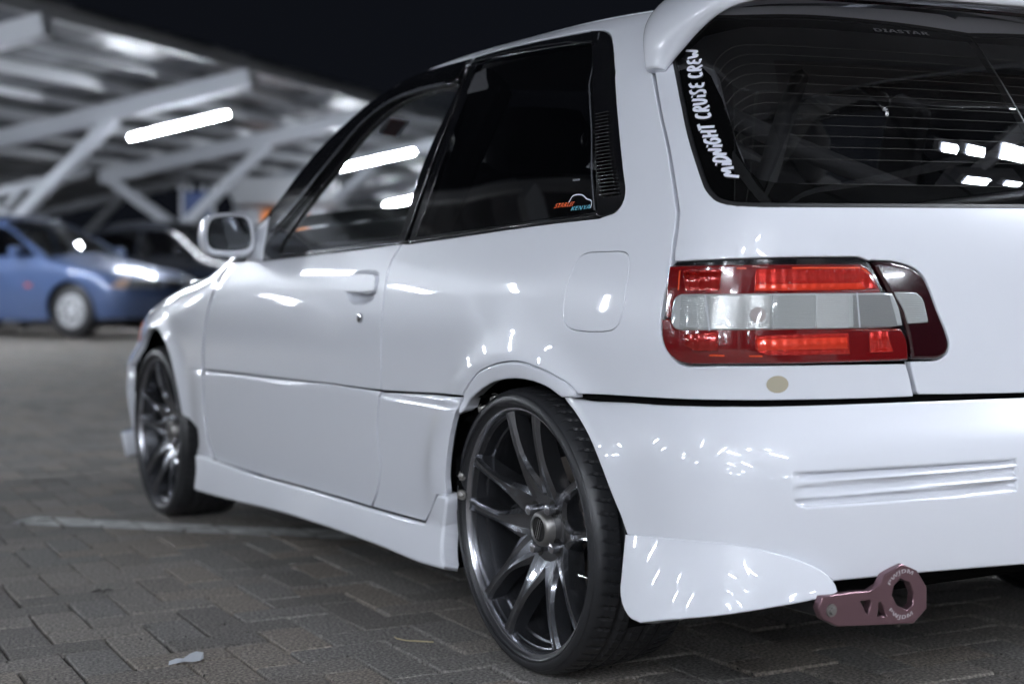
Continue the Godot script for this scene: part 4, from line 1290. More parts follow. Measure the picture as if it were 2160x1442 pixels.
	PG.hot_lower = pts("6207,6345 7790,6338 7808,6163 6218,6174")
	PG.lamp_gate = pts("8422,7545 8815,7525 9005,7496 9183,7456 9272,7430 9348,7401 9441,7350 9516,7285 9562,7230 9675,7027 9792,6762 9982,6401 10037,6259 10050,6211 10052,6166 10045,6126 10030,6086 10008,6050 9979,6019 9944,5995 9903,5976 9799,5949 9676,5940 9209,5953 9188,6175 9158,6327 9112,6482 9080,6559 9038,6637 8487,7433")
	PG.lamp_gate_clear = pts("8847,7034 9321,7016 9426,6952 9456,6922 9492,6853 9561,6580 9560,6562 9132,6551 9075,6718 9047,6774 9005,6839 8899,6969")
	PG.tailgate = pts("2839,11088 3117,10838 3361,10591 3574,10353 4030,9810 4146,9660 4249,9511 4334,9367 4477,9084 4602,8807 4762,8398 4768,8149 4744,7762 4744,7581 4780,7567 5768,7594 6709,7609 7789,7610 8111,7608 8351,7537 8381,7552 8817,7535 9006,7508 9188,7467 9279,7440 9358,7410 9458,7355 9539,7285 9584,7229 9693,7027 9810,6762 10000,6401 10052,6259 10065,6211 10068,6166 10061,6124 10046,6083 10024,6045 9996,6012 9960,5987 9917,5966 9807,5937 9675,5926 9170,5942 9157,5927 9315,5413 9357,5350 10380,5319 11235,5294 11680,5281 13000,5370 13000,12120 12843,12234 12115,12256 11836,12259 10779,12245 10221,12231 9107,12210 7900,12181 6886,12148 6040,12121 5271,12112 4971,11980 4663,11869 4074,11669 3628,11493 3239,11323 3122,11263 2934,11146")
	PG.rear_glass = pts("3783,11081 3958,10889 4116,10698 4258,10512 4492,10174 5078,9202 5257,8877 5335,8766 5446,8653 5491,8616 5539,8585 5593,8559 5712,8523 5876,8495 6240,8479 6572,8472 7518,8474 8103,8475 9018,8477 10070,8480 11021,8485 12016,8491 13000,8520 13000,11740 11915,11817 11350,11850 10367,11882 9621,11890 8391,11886 7316,11867 6393,11842 5587,11827 4788,11840 4646,11736 4497,11637 4199,11458 3842,11279 3774,11222 3762,11186 3766,11151 3776,11116")
	PG.rear_seal = pts("3656,11134 3856,10923 4034,10714 4192,10512 4441,10161 5040,9175 5247,8807 5301,8730 5374,8654 5465,8578 5516,8547 5576,8521 5708,8484 5879,8457 6240,8440 6571,8434 7512,8435 8094,8436 9004,8438 10054,8440 11004,8444 11997,8449 13000,8470 13000,11800 11965,11871 11399,11904 10416,11935 9734,11943 8464,11940 7334,11920 6366,11894 5521,11880 4675,11896 4533,11786 4378,11681 4069,11495 3721,11312 3656,11257 3643,11225 3652,11164")
	PG.rear_bumper = pts("1415,5221 2200,5242 3237,5216 4238,5222 5226,5251 5839,5267 6995,5264 7851,5258 8882,5250 9555,5243 10246,5235 10921,5226 11618,5215 13000,5375 13000,2280 11321,2487 10293,2520 9279,2541 8306,2545 7419,2541 6991,2808 6910,2851 6690,2942 6453,3020 6172,3093 6024,3122 5867,3145 5653,3163 5413,3169 4879,3153 3756,3086 3647,3347 3605,3430 3198,4063 3122,4168 3021,4294 2903,4426 2769,4555 2621,4673 2483,4764 2334,4850 2176,4931 2012,5006 1869,5064 1569,5168")
	PG.bumper_spat = pts("3755,3069 4889,3136 5417,3150 5656,3145 5868,3128 6025,3106 6313,3048 6565,2977 6787,2899 6965,2816 7106,2734 7202,2657 7264,2588 7299,2528 7319,2451 7249,2427 6346,2299 5955,2228 5330,2087 4773,1947 4452,1861 4284,1880 4231,1894 4177,1917 4077,1983 3995,2061 3932,2154 3907,2207 3881,2280 3813,2663 3775,2933")
	PG.vent_panel = pts("6760,4323 7567,4328 8509,4323 9118,4320 9775,4316 10437,4310 11110,4302 11111,3792 11105,3756 11095,3725 11023,3647 9945,3667 8876,3680 7850,3682 7376,3680 6938,3672 6803,3718 6768,3741 6743,3770 6710,3843 6689,3934 6677,4206 6694,4268 6713,4294 6735,4310")
	PG.segment_0 = pts("4981,7033 5455,7032 5461,6535 4962,6531")
	PG.segment_1 = pts("5473,7031 6434,7026 6429,6515 5479,6526")
	PG.segment_2 = pts("6458,7026 7196,7021 7186,6502 6453,6515")
	PG.segment_3 = pts("7220,7021 7842,7015 7827,6494 7210,6501")
	PG.segment_4 = pts("7934,7013 8702,7006 8863,6503 7933,6504")
	PG.bulb = pts("6346,6727 6331,6669 6291,6626 6235,6606 6176,6614 6128,6648 6102,6701 6102,6760 6129,6812 6178,6845 6236,6851 6292,6830 6332,6785")
	PG.strip_0 = pts("5892,7459 7022,7456 8101,7450")
	PG.strip_1 = pts("5471,6102 6286,6079")
	PG.strip_2 = pts("4926,7435 4924,7203 4918,7128")
	PG.strip_3 = pts("8132,7444 8226,7400 8296,7348")
	PG.lip_edge = pts("-2279,3070 -2319,3284 -2334,3392 -2336,3507 -2322,3648 -2296,3797 -2258,3947 -2207,4092 -2150,4221 -2083,4347 -2007,4470 -1922,4588 -1829,4699 -1726,4808 -1660,4906 -1547,4997 -1445,5060 -1130,5221")

# ---------------------------------------------------------------- pavement
func pavement() -> void:
	var near := Vector3(-0.6, 0, -0.6)
	var sand := MB.new()
	var u := az(93.0)
	var v := az(3.0)
	var slope := func(p: Vector3) -> float:             # the yard falls gently towards the aisle
		var q := (p - Vector3(-0.5, 0, -2.5)).dot(az(20.0))
		return 0.0085 * maxf(0.0, q - 2.0)
	var g := []
	var n := 40
	for i in n + 1:
		var row := []
		for j in n + 1:
			var p := Vector3(lerpf(-70, 70, float(i) / n), 0, lerpf(-80, 60, float(j) / n))
			p.y = slope.call(p) - 0.012
			row.append(sand.add(p, Vector3.UP))
		g.append(row)
	for i in n:
		for j in n:
			sand.quad(g[i][j], g[i + 1][j], g[i + 1][j + 1], g[i][j + 1])
	struct("ground", sand, M.joint_sand)
	var pave := Node3D.new()
	pave.name = "pavement"
	add_child(pave)
	pave.set_meta("kind", "structure")
	var rng := RandomNumberGenerator.new()
	rng.seed = 11
	var patch := FastNoiseLite.new()
	patch.seed = 8
	patch.frequency = 0.9
	var cam := Vector3(-2.176, 0.736, 2.480)
	var look := az(29.35)
	var side := az(119.35)
	var o := Vector3(-1.262, 0, -0.619)                  # far left corner of one brick
	var near_list := []
	var far_list := []
	var L0 := Vector3(-1.155, 0, -2.452)                 # the painted line
	var L1 := Vector3(0.75, 0, -0.30)
	var ld := (L1 - L0).normalized()
	var ls := Vector3(-ld.z, 0, ld.x)
	var rect := PackedVector2Array()
	for q in [L0 - ls * 0.062, L0 + ls * 0.062, L1 + ls * 0.062, L1 - ls * 0.062]:
		rect.append(Vector2(q.x, q.z))
	var line := MB.new()
	for a in range(-170, 210):
		for b in range(-90, 330):
			var d := posmod(a - b, 4)
			if d == 1 or d == 2:
				continue
			# cell b counts away from the viewer; brick 0,0 hangs from its far left corner
			var lo := o + u * (0.1 * a) + v * (0.1 * (b - 1))
			var c := lo + (u * 0.1 + v * 0.05 if d == 0 else u * 0.05 + v * 0.1)
			var fwd := (c - cam).dot(look)
			var lat := (c - cam).dot(side)
			if fwd > 24.0 or fwd < -3.0 or absf(lat) > 3.4 + maxf(fwd, 0.0) * 0.42:
				continue
			var seen := fwd > 2.6 and absf(lat) < fwd * 0.36
			var tilt := Basis(Vector3(rng.randfn(0, 1), 0, rng.randfn(0, 1)).normalized(), rng.randfn(0.0, 0.006))
			c.y = slope.call(c) + rng.randfn(0.0, 0.0011)
			var tone := int(clampf(3.5 + 5.0 * patch.get_noise_2d(c.x, c.z) + rng.randfn(0.0, 1.6), 0.0, 6.99))
			var xf := Transform3D(tilt * (Basis(Vector3.UP, -deg_to_rad(3.0)) if d == 0 else Basis(Vector3.UP, -deg_to_rad(93.0))), c)
			(near_list if seen else far_list).append([c.distance_to(cam), xf, tone])
			var br := PackedVector2Array()
			for q in [Vector3(-0.0975, 0, -0.0475), Vector3(0.0975, 0, -0.0475), Vector3(0.0975, 0, 0.0475), Vector3(-0.0975, 0, 0.0475)]:
				var w: Vector3 = xf * (q * 0.985)
				br.append(Vector2(w.x, w.z))
			for pc in Geometry2D.intersect_polygons(br, rect):
				var ids := []
				for q in pc:
					ids.append(line.add(Vector3(q.x, c.y + 0.0022 + rng.randf() * 0.0004, q.y), Vector3.UP))
				for k in range(1, ids.size() - 1):
					line.tri(ids[0], ids[k], ids[k + 1])
	near_list.sort_custom(func(p, q): return p[0] < q[0])
	var kinds := []
	for k in 4:
		var m := MB.new().box(Vector3(0, -0.03, 0), Vector3(0.1950 - 0.0008 * k, 0.06, 0.0950 + 0.0004 * k), 0.0036 + 0.0006 * k)
		kinds.append(m)
	var meshes := []
	for t in 7:
		var row := []
		for k in 4:
			row.append(kinds[k].mesh(M["paver_%d" % t]))
		meshes.append(row)
	for i in near_list.size():
		if i >= 300:
			far_list.append(near_list[i])
			continue
		var b := MeshInstance3D.new()
		b.name = "brick"
		b.mesh = meshes[near_list[i][2]][i % 4]
		b.transform = near_list[i][1]
		pave.add_child(b, true)
	var mm := MultiMesh.new()
	mm.transform_format = MultiMesh.TRANSFORM_3D
	mm.use_colors = true
	mm.mesh = kinds[0].mesh(M.paver_many)
	mm.instance_count = far_list.size()
	for i in far_list.size():
		mm.set_instance_transform(i, far_list[i][1])
		var c: Color = M["paver_%d" % far_list[i][2]].albedo_color.srgb_to_linear()
		mm.set_instance_color(i, c)
	var mi := MultiMeshInstance3D.new()
	mi.name = "bricks_beyond"
	mi.multimesh = mm
	pave.add_child(mi)
	mi.set_meta("kind", "stuff")
	struct("parking_line", line, M.line_paint)
	# grit and crumbs of dirt swept into the joints
	var pebble := MB.new().lathe([Vector2(0.35, 0.0), Vector2(0.3, 0.3), Vector2(0.0, 0.5), Vector2(-0.3, 0.3), Vector2(-0.35, 0.0)], 6)
	var gm := MultiMesh.new()
	gm.transform_format = MultiMesh.TRANSFORM_3D
	gm.use_colors = true
	gm.mesh = pebble.mesh(M.grit)
	gm.instance_count = 2600
	for i in gm.instance_count:
		var f := 2.7 + 5.5 * pow(rng.randf(), 1.4)
		var c := cam + look * f + side * (rng.randf_range(-0.36, 0.36) * f)
		if i % 4:                                        # most of it lies along a joint
			var w := c - o
			var q := roundf(w.dot(u) / 0.1) * 0.1 + rng.randfn(0.0, 0.004)
			c = o + u * q + v * w.dot(v)
			if i % 4 == 1:
				c = o + u * w.dot(u) + v * (roundf(w.dot(v) / 0.1) * 0.1 + rng.randfn(0.0, 0.004))
		c.y = slope.call(c) + 0.0005
		var sz := 0.0018 + 0.004 * pow(rng.randf(), 4.0)
		gm.set_instance_transform(i, Transform3D(Basis.from_euler(Vector3(rng.randf() * 6.0, rng.randf() * 6.0, 0)) * Basis.from_scale(Vector3(sz, sz * 0.8, sz * 1.3)), c))
		var g2 := 0.03 + 0.22 * rng.randf() * rng.randf()
		gm.set_instance_color(i, Color(g2, g2 * 0.93, g2 * 0.85))
	var gi := MultiMeshInstance3D.new()
	gi.name = "grit"
	gi.multimesh = gm
	gi.set_meta("kind", "stuff")
	tag(gi, "small grit and crumbs of dirt scattered over the paving joints", "grit")
	add_child(gi)

func litter() -> void:
	var p := MB.new()
	var o := Vector3(-1.278, 0.004, -0.415)
	var lo := [Vector3(-0.036, 0.0, 0.006), Vector3(-0.020, 0.001, 0.004), Vector3(-0.004, 0.003, 0.007), Vector3(0.010, 0.001, 0.010), Vector3(0.024, 0.002, 0.012), Vector3(0.034, 0.004, 0.004)]
	var hi := [Vector3(-0.033, 0.006, 0.0), Vector3(-0.018, 0.009, -0.003), Vector3(-0.002, 0.006, -0.008), Vector3(0.012, 0.013, -0.010), Vector3(0.025, 0.015, -0.013), Vector3(0.037, 0.013, -0.006)]
	for k in 5:
		p.flat([o + lo[k], o + lo[k + 1], o + hi[k + 1]])
		p.flat([o + lo[k], o + hi[k + 1], o + hi[k]])
	var m := part(self, "paper_scrap", p, M.paper)
	tag(m, "crumpled silvery scrap of paper lying on the paving bricks", "litter")
	var s := part(self, "straw", MB.new().tube([Vector3(-0.850, 0.006, -0.382), Vector3(-0.853, 0.006, -0.366), Vector3(-0.842, 0.005, -0.345), Vector3(-0.803, 0.006, -0.300)], 0.0013, 6), M.straw)
	tag(s, "thin yellow stalk of dry grass lying on the bricks near the rear wheel", "straw")
	var lf := MB.new()
	var c := Vector3(-1.236, 0.004, -1.193)
	for k in 5:
		var a := k * 1.35 + 0.3
		var d := Vector3(cos(a), 0, sin(a))
		var e := Vector3(-d.z, 0, d.x)
		lf.flat([c, c + d * 0.016 + e * 0.005 + Vector3(0, 0.003, 0), c + d * 0.030, c + d * 0.016 - e * 0.005 + Vector3(0, 0.002, 0)])
	tag(part(self, "dead_leaf", lf, M.leaf), "small dark shrivelled leaf lying on a joint of the bricks", "leaf")

# ---------------------------------------------------------------- lamps and canopies
func tube_lamp(pos: Vector3, dir: Vector3, energy: float, label: String, group: String, glow: Material = null) -> void:
	var t := thing("tube_lamp", label, "lamp", pos, group)
	var x := dir.normalized()
	var z := x.cross(Vector3.UP).normalized()
	var y := z.cross(x).normalized()
	var bs := Basis(x, y, z)
	part(t, "housing", MB.new().box(y * 0.045, Vector3(1.52, 0.035, 0.09), 0.008, bs), M.lamp_body)
	part(t, "tube", MB.new().tube([x * -0.74, x * 0.74], 0.019, 12), glow if glow else M.tube_glow)
	for e in [-1.0, 1.0]:
		part(t, "lamp_holder", MB.new().box(x * 0.745 * e + y * 0.012, Vector3(0.02, 0.06, 0.045), 0.004, bs), M.lamp_body)
	var l := AreaLight3D.new()
	l.name = "light"
	l.area_size = Vector2(1.46, 0.05)
	l.light_color = Color(0.94, 0.965, 1.0)
	l.light_energy = energy
	l.area_range = 40.0
	l.shadow_enabled = true
	l.transform = Transform3D(Basis(x, -z, y), y * -0.024)
	t.add_child(l)

func canopy(called: String, label: String, origin: Vector3, row: Vector3, b: Vector3, frames: Array, step: float, rise := 0.146, back := 3.15) -> void:
	# origin: the joint under the beam of frame 0; beams rise along b
	var bd := (b + Vector3.UP * rise).normalized()
	var t := thing(called, label, "canopy", Vector3(origin.x, 0, origin.z))
	var o := Vector3(0, origin.y, 0)
	for k in frames:
		var j: Vector3 = o + row * (step * k)
		part(t, "beam", MB.new().beam(j + bd * 2.1, j - bd * back, 0.18, 0.24, Vector3.UP, 0.006), M.canopy_steel)
		var foot := j - b * 1.63 - Vector3.UP * 1.45
		part(t, "brace", MB.new().beam(j - Vector3.UP * 0.1, foot, 0.16, 0.16, row, 0.006), M.canopy_steel)
		part(t, "brace", MB.new().beam(j - bd * (back - 0.2) - Vector3.UP * 0.1, foot, 0.16, 0.16, row, 0.006), M.canopy_steel)
		part(t, "post", MB.new().beam(foot + Vector3.UP * 0.08, Vector3(foot.x, -0.05, foot.z), 0.3, 0.3, row, 0.02), M.concrete)
	var k0: float = frames[0] - 0.45
	var k1: float = frames[-1] + 0.45
	for i in 7:
		var q := o + bd * (1.95 - 0.82 * i) + Vector3.UP * 0.20
		part(t, "purlin", MB.new().beam(q + row * (step * k0), q + row * (step * k1), 0.06 if i % 2 else 0.09, 0.10 if i % 2 else 0.15, Vector3.UP, 0.004), M.galvanised)
	var n := int(step * (k1 - k0) / 1.02)
	for i in n:
		for c in 3:
			var q := o + bd * (2.05 - 1.68 * c - 0.83) + row * (step * k0 + 1.02 * (i + 0.5)) + Vector3.UP * 0.295
			var up := row.cross(bd).normalized()
			up = up if up.y > 0 else -up
			part(t, "roof_panel", MB.new().box(q, Vector3(0.965, 0.035, 1.60), 0.0, Basis(row, up, row.cross(up))), [M.panel_sheet, M.panel_dark, M.panel_mid, M.panel_dark][(i * 7 + c * 3 + (i * c) % 5) % 4])

func sky_and_lights() -> void:
	var cam := Camera3D.new()
	cam.name = "camera"
	add_child(cam)
	cam.transform = Transform3D(Basis(Vector3(0.87136993, -0.01174146, 0.49048606), Vector3(0.03057691, 0.99906986, -0.03040507), Vector3(-0.48967284, 0.04149161, 0.87091845)), Vector3(-2.17635061, 0.7359904, 2.47957246))
	cam.near = 0.05
	cam.far = 300.0
	cam.projection = Camera3D.PROJECTION_FRUSTUM
	cam.size = 2.0 * 0.05 * 721.0 / 3277.7
	var at := CameraAttributesPhysical.new()
	at.frustum_focal_length = 54.6
	at.exposure_aperture = 2.7
	at.frustum_focus_distance = 2.72
	cam.attributes = at
	cam.projection = Camera3D.PROJECTION_FRUSTUM
	cam.size = 2.0 * 0.05 * 721.0 / 3277.7
	cam.near = 0.05
	cam.far = 300.0
	cam.current = true
	var e := Environment.new()
	e.background_mode = Environment.BG_SKY
	var sm := ProceduralSkyMaterial.new()
	sm.sky_top_color = Color(0.043, 0.050, 0.068)
	sm.sky_horizon_color = Color(0.052, 0.060, 0.080)
	sm.ground_horizon_color = Color(0.05, 0.05, 0.055)
	sm.ground_bottom_color = Color(0.04, 0.04, 0.04)
	sm.sky_energy_multiplier = 1.0
	var sk := Sky.new()
	sk.sky_material = sm
	e.sky = sk
	e.tonemap_mode = Environment.TONE_MAPPER_LINEAR
	e.tonemap_exposure = 1.2
	e.sdfgi_enabled = true
	e.ssao_enabled = true
	e.ssil_enabled = true
	var we := WorldEnvironment.new()
	we.name = "environment"
	we.environment = e
	add_child(we)
	var moon := DirectionalLight3D.new()
	moon.name = "moon"
	moon.light_color = Color(0.85, 0.9, 1.0)
	moon.light_energy = 0.004
	moon.light_angular_distance = 0.5
	moon.shadow_enabled = true
	moon.rotation_degrees = Vector3(-50, 150, 0)
	add_child(moon)

func canopies() -> void:
	var row := az(47.0)
	var b := az(137.0)
	var j := Vector3(3.512, 3.039, -18.544)
	canopy("solar_canopy", "white steel carport with sloping roof panels over the blue and black cars", j, row, b, range(-6, 6), 4.56, 0.172)
	var bd := (b + Vector3.UP * 0.172).normalized()
	for k in [-6.0, -5.0, -4.0, -3.0, -2.0, -1.0, 0.0, 1.45, 3.0, 4.2, 5.4]:
		var q: Vector3 = j + row * (4.56 * k)
		var said := "lit tube lamp under the far canopy roof"
		if k == 0.0:
			said = "brightest lit tube lamp, under the sloping canopy above the blue car"
		elif k == 1.45:
			said = "lit tube lamp seen through the white car's door window"
		elif k == -1.0:
			said = "lit tube lamp cut off by the left edge of the photo"
		tube_lamp(q - row * 0.35 + bd * (1.2 if k > -0.9 else 0.6) - Vector3.UP * 0.48, bd, 1.5, said, "tube lamps under the far canopy", M.tube_bright)
		if k < -2.5 or k > 2.5:
			tube_lamp(q + row * 2.3 - bd * 1.9 - Vector3.UP * 0.1, bd, 1.5, "lit tube lamp under the back of the far canopy roof", "tube lamps under the far canopy", M.tube_bright)
	# small square lamps hung over the right of the white car and behind the camera
	for q in [[1.72, 0.98, 0.20], [2.16, 0.90, 0.17], [1.74, 1.44, 0.10], [1.95, 1.43, 0.12], [2.30, 1.39, 0.22], [2.07, 1.90, 0.19], [2.42, 1.89, 0.13], [0.84, -0.41, 0.26], [1.45, -0.25, 0.3], [-2.6, 4.6, 0.3], [-3.9, 5.5, 0.3], [-1.2, 4.9, 0.3]]:
		square_lamp(Vector3(q[0], 3.1, q[1]), q[2], 3.4 if q[1] > 2.0 else 1.2)
	# a second row standing in the dark behind the first
	var jb := j - b * 12.0 + row * 1.3 + Vector3.UP * 0.1
	canopy("solar_canopy", "dimly lit white carport standing behind the first one", jb, row, b, range(-4, 5), 4.56, 0.172)
	for k in [-2, 0, 2]:
		tube_lamp(jb + row * (4.56 * k + 2.2) - bd * 0.6 - Vector3.UP * 0.3, bd, 6.0, "lit tube lamp under the second carport row", "tube lamps of the second carport row")
	row = az(53.0)
	b = az(143.0)
	# the same row of carports across the aisle, behind the photographer
	var j2 := Vector3(-3.9, 3.05, 5.35)
	canopy("solar_canopy", "white steel carport across the aisle, seen only in reflections", j2, row, -b, range(-3, 3), 4.56)
	var bd2 := (-b + Vector3.UP * 0.146).normalized()
	for k in range(-3, 3):
		var q := j2 + row * (4.56 * k)
		if k != 1:
			tube_lamp(q + row * 0.25 + bd2 * 1.1 - Vector3.UP * 0.42, bd2, 4.5, "lit tube lamp under the carport across the aisle", "tube lamps across the aisle")
		tube_lamp(q + row * 2.4 - bd2 * 2.0 - Vector3.UP * 0.2, bd2, 3.0, "lit tube lamp under the carport across the aisle", "tube lamps across the aisle")

func square_lamp(pos: Vector3, size: float, energy: float) -> void:
	var t := thing("square_lamp", "small square white lamp under the carport behind the camera", "lamp", pos, "square lamps under the near carport")
	var bs := Basis(Vector3.UP, deg_to_rad(-4.0))
	part(t, "housing", MB.new().box(Vector3(0, 0.03, 0), Vector3(size * 1.15 + 0.04, 0.05, size * 0.8 + 0.04), 0.008, bs), M.lamp_body)
	part(t, "lamp_face", MB.new().box(Vector3(0, 0.002, 0), Vector3(size * 1.15, 0.012, size * 0.8), 0.0, bs), M.square_glow)
	var l := AreaLight3D.new()
	l.name = "light"
	l.area_size = Vector2(size * 1.15, size * 0.8)
	l.light_color = Color(0.94, 0.965, 1.0)
	l.light_energy = energy
	l.area_range = 40.0
	l.shadow_enabled = true
	l.transform = Transform3D(Basis(bs.x, -bs.z, Vector3.UP), Vector3(0, -0.012, 0))
	t.add_child(l)

func far_row() -> void:
	var row := az(53.0)
	var b := az(143.0)
	var j := Vector3(5.5, 3.1, 16.5)
	canopy("solar_canopy", "white steel carport farther back across the yard, seen only in reflections", j, row, b, range(-3, 2), 4.56)
	var bd := (b + Vector3.UP * 0.146).normalized()
	for k in range(-3, 2):
		var q := j + row * (4.56 * k)
		tube_lamp(q + row * 0.3 + bd * 1.0 - Vector3.UP * 0.42, bd, 5.0, "lit tube lamp under the farthest carport", "tube lamps of the farthest carport")
		if k % 2 == 0:
			tube_lamp(q + row * 2.5 - bd * 1.5 - Vector3.UP * 0.2, row, 4.0, "lit tube lamp under the farthest carport", "tube lamps of the farthest carport")
	# an unseen carport added at the left, its lamps fill light on the flank
	row = az(4.0)
	b = az(94.0)
	bd = (b + Vector3.UP * 0.146).normalized()
	j = Vector3(-6.3, 3.05, 3.4)
	canopy("solar_canopy", "unseen white steel carport added at the left for fill light, showing only in reflections", j, row, b, range(-1, 6), 4.56)
	for k in range(-1, 6):
		var q := j + row * (4.56 * k)
		if k == 1 or k == 2:
			continue
		tube_lamp(q + row * 0.3 + bd * 1.2 - Vector3.UP * 0.42, row if k % 2 else bd, 3.0, "added fill tube lamp under the unseen left carport", "added fill lamps of the left carport")
		if k % 2 == 0:
			tube_lamp(q + row * 2.4 + bd * 0.2 - Vector3.UP * 0.25, bd, 2.0, "added fill tube lamp under the unseen left carport", "added fill lamps of the left carport")

# ---------------------------------------------------------------- parked saloons
var D := Field.new()
func saloon_mesh() -> Dictionary:
	D.hatch = false
	D.pz = 1.4
	D.fz = -1.35
	D.W = Tab.new([0.15, 0.77, 0.25, 0.80, 0.45, 0.84, 0.6, 0.85, 0.75, 0.845, 0.88, 0.82, 0.95, 0.785, 1.1, 0.715, 1.25, 0.645, 1.38, 0.56, 1.45, 0.5])
	D.R = Tab.new([0.2, 2.20, 0.5, 2.28, 0.7, 2.27, 0.9, 2.2, 1.0, 2.1])
	D.F = Tab.new([0.2, 2.05, 0.35, 2.12, 0.5, 2.14, 0.6, 2.10, 0.75, 1.9])
	D.T = Tab.new([-2.15, 0.64, -1.9, 0.745, -1.5, 0.845, -1.05, 0.94, -0.9, 0.985, -0.6, 1.165, -0.3, 1.335, -0.05, 1.415, 0.3, 1.445, 0.8, 1.42, 1.1, 1.33, 1.4, 1.17, 1.6, 1.06, 1.75, 1.03, 2.2, 1.0, 2.3, 0.97])
	var out := {}
	var at := func(off: float) -> Callable:
		return func(s: float, y: float) -> Array:
			var p := D.point(s, y, off)
			return [p, D.grad(p)]
	var arches := []
	for cz in [-1.28, 1.33]:
		var o := PackedVector2Array()
		for k in 28:
			o.append(Vector2(cz + 0.345 * cos(TAU * k / 28.0), 0.30 + 0.345 * sin(TAU * k / 28.0)))
		arches.append(o)
	var railp := pts("-22000,6000 -20500,6600 -18500,7150 -15000,7900 -10500,8720 -9000,9150 -8000,9800 -6000,11000 -4000,12100 -2500,12900 -1000,13380 1500,13680 5000,13660 8000,13350 10000,12850 12000,11900 14000,10700 16000,9900 18000,9700 22000,9480")
	var poly := railp.duplicate()
	for q in [Vector2(2.3, 0.5), Vector2(2.3, 0.24), Vector2(1.3, 0.2), Vector2(-1.3, 0.2), Vector2(-2.15, 0.22)]:
		poly.append(q)
	for a in arches:
		poly = Geometry2D.clip_polygons(poly, a)[0]
	var fwin := pts("-7900,9330 -5200,11200 -3300,12250 -2000,12800 1500,12950 1550,9330")
	var rwin := pts("2150,9330 2100,12950 5500,12900 8200,12500 9800,11750 11300,10500 11600,9330")
	out.body = sheet(poly, at.call(0.0), 0.06, 0.004, 0.02, [fwin, rwin]).both()
	out.glass1 = sheet(fwin, at.call(-0.006), 0.08, 0.0, 0.0)
	out.glass2 = sheet(rwin, at.call(-0.006), 0.08, 0.0, 0.0)
	var rail := []
	for q in railp:
		rail.append(D.point(q.x, q.y, 0.0))
	var top := func(off: float) -> Callable:
		return func(u: float, z: float) -> Array:
			var x := absf(rail[-1].x)
			for i in rail.size() - 1:
				if z >= rail[i].z and z <= rail[i + 1].z:
					x = absf(lerpf(rail[i].x, rail[i + 1].x, (z - rail[i].z) / maxf(rail[i + 1].z - rail[i].z, 1e-6)))
					break
			if z < rail[0].z:
				x = absf(rail[0].x)
			var p := D.over(u * x, z, off)
			return [p, D.grad(p)]
	out.bonnet = sheet(rect2(-1, -2.06, 1, -0.95), top.call(0.0), 0.07, 0.002, 0.01)
	out.screen = sheet(rect2(-1, -0.94, 1, -0.16), top.call(-0.004), 0.07, 0.0, 0.0)
	out.roof = sheet(rect2(-1, -0.15, 1, 0.95), top.call(0.0), 0.07, 0.002, 0.01)
	out.rear = sheet(rect2(-1, 0.96, 1, 1.58), top.call(-0.004), 0.07, 0.0, 0.0)
	out.boot = sheet(rect2(-1, 1.59, 1, 2.2), top.call(0.0), 0.07, 0.002, 0.01)
	var c := D.pz + 0.9 + 0.3
	var fc := D.fz - 0.9 - 0.3
	out.face = sheet(PackedVector2Array([Vector2(-2.1, 0.22), Vector2(-2.1, 0.62), Vector2(fc, 0.66), Vector2(fc, 0.22)]), at.call(0.002), 0.06, 0.004, 0.02).both()
	out.tail = sheet(PackedVector2Array([Vector2(2.25, 0.24), Vector2(2.25, 0.95), Vector2(c, 0.97), Vector2(c, 0.24)]), at.call(0.002), 0.06, 0.004, 0.02).both()
	out.lamp = sheet(PackedVector2Array([Vector2(-1.93, 0.555), Vector2(-2.02, 0.66), Vector2(-2.30, 0.665), Vector2(-2.38, 0.56)]), at.call(0.010), 0.04, 0.006, 0.02)
	out.signal = sheet(PackedVector2Array([Vector2(-1.80, 0.575), Vector2(-1.88, 0.655), Vector2(-1.99, 0.66), Vector2(-1.91, 0.56)]), at.call(0.010), 0.04, 0.006, 0.02)
	out.grille = sheet(PackedVector2Array([Vector2(-2.42, 0.55), Vector2(-2.40, 0.645), Vector2(fc, 0.65), Vector2(fc, 0.55)]), at.call(0.006), 0.05, 0.004, 0.01).both()
	out.tail_lamp = sheet(PackedVector2Array([Vector2(2.10, 0.72), Vector2(2.10, 0.9), Vector2(2.75, 0.9), Vector2(2.75, 0.72)]), at.call(0.008), 0.05, 0.004, 0.02)
	out.handle1 = MB.new().beam(D.point(0.0, 0.80, 0.015), D.point(0.16, 0.80, 0.015), 0.02, 0.025)
	out.handle2 = MB.new().beam(D.point(0.95, 0.81, 0.015), D.point(1.10, 0.81, 0.015), 0.02, 0.025)
	out.marker = MB.new().box(D.point(-0.72, 0.60, 0.004), Vector3(0.01, 0.03, 0.08), 0.003)
	out.mirror = MB.new().box(Vector3(-0.93, 0.98, -0.62), Vector3(0.18, 0.12, 0.12), 0.035)
	out.joint = MB.new()
	for s in [-0.86, 0.19, 1.22]:
		out.joint.join(ribbon_on(D, [Vector2(s, 0.26), Vector2(s, 0.5), Vector2(s + 0.0, 0.75), Vector2(s, 0.91)], 0.008, 0.001))
	out.joint.both()
	return out

func ribbon_on(f: Field, path: Array, width: float, off: float) -> MB:
	var keep := H
	H = f
	var m := ribbon(path, width, off)
	H = keep
	return m

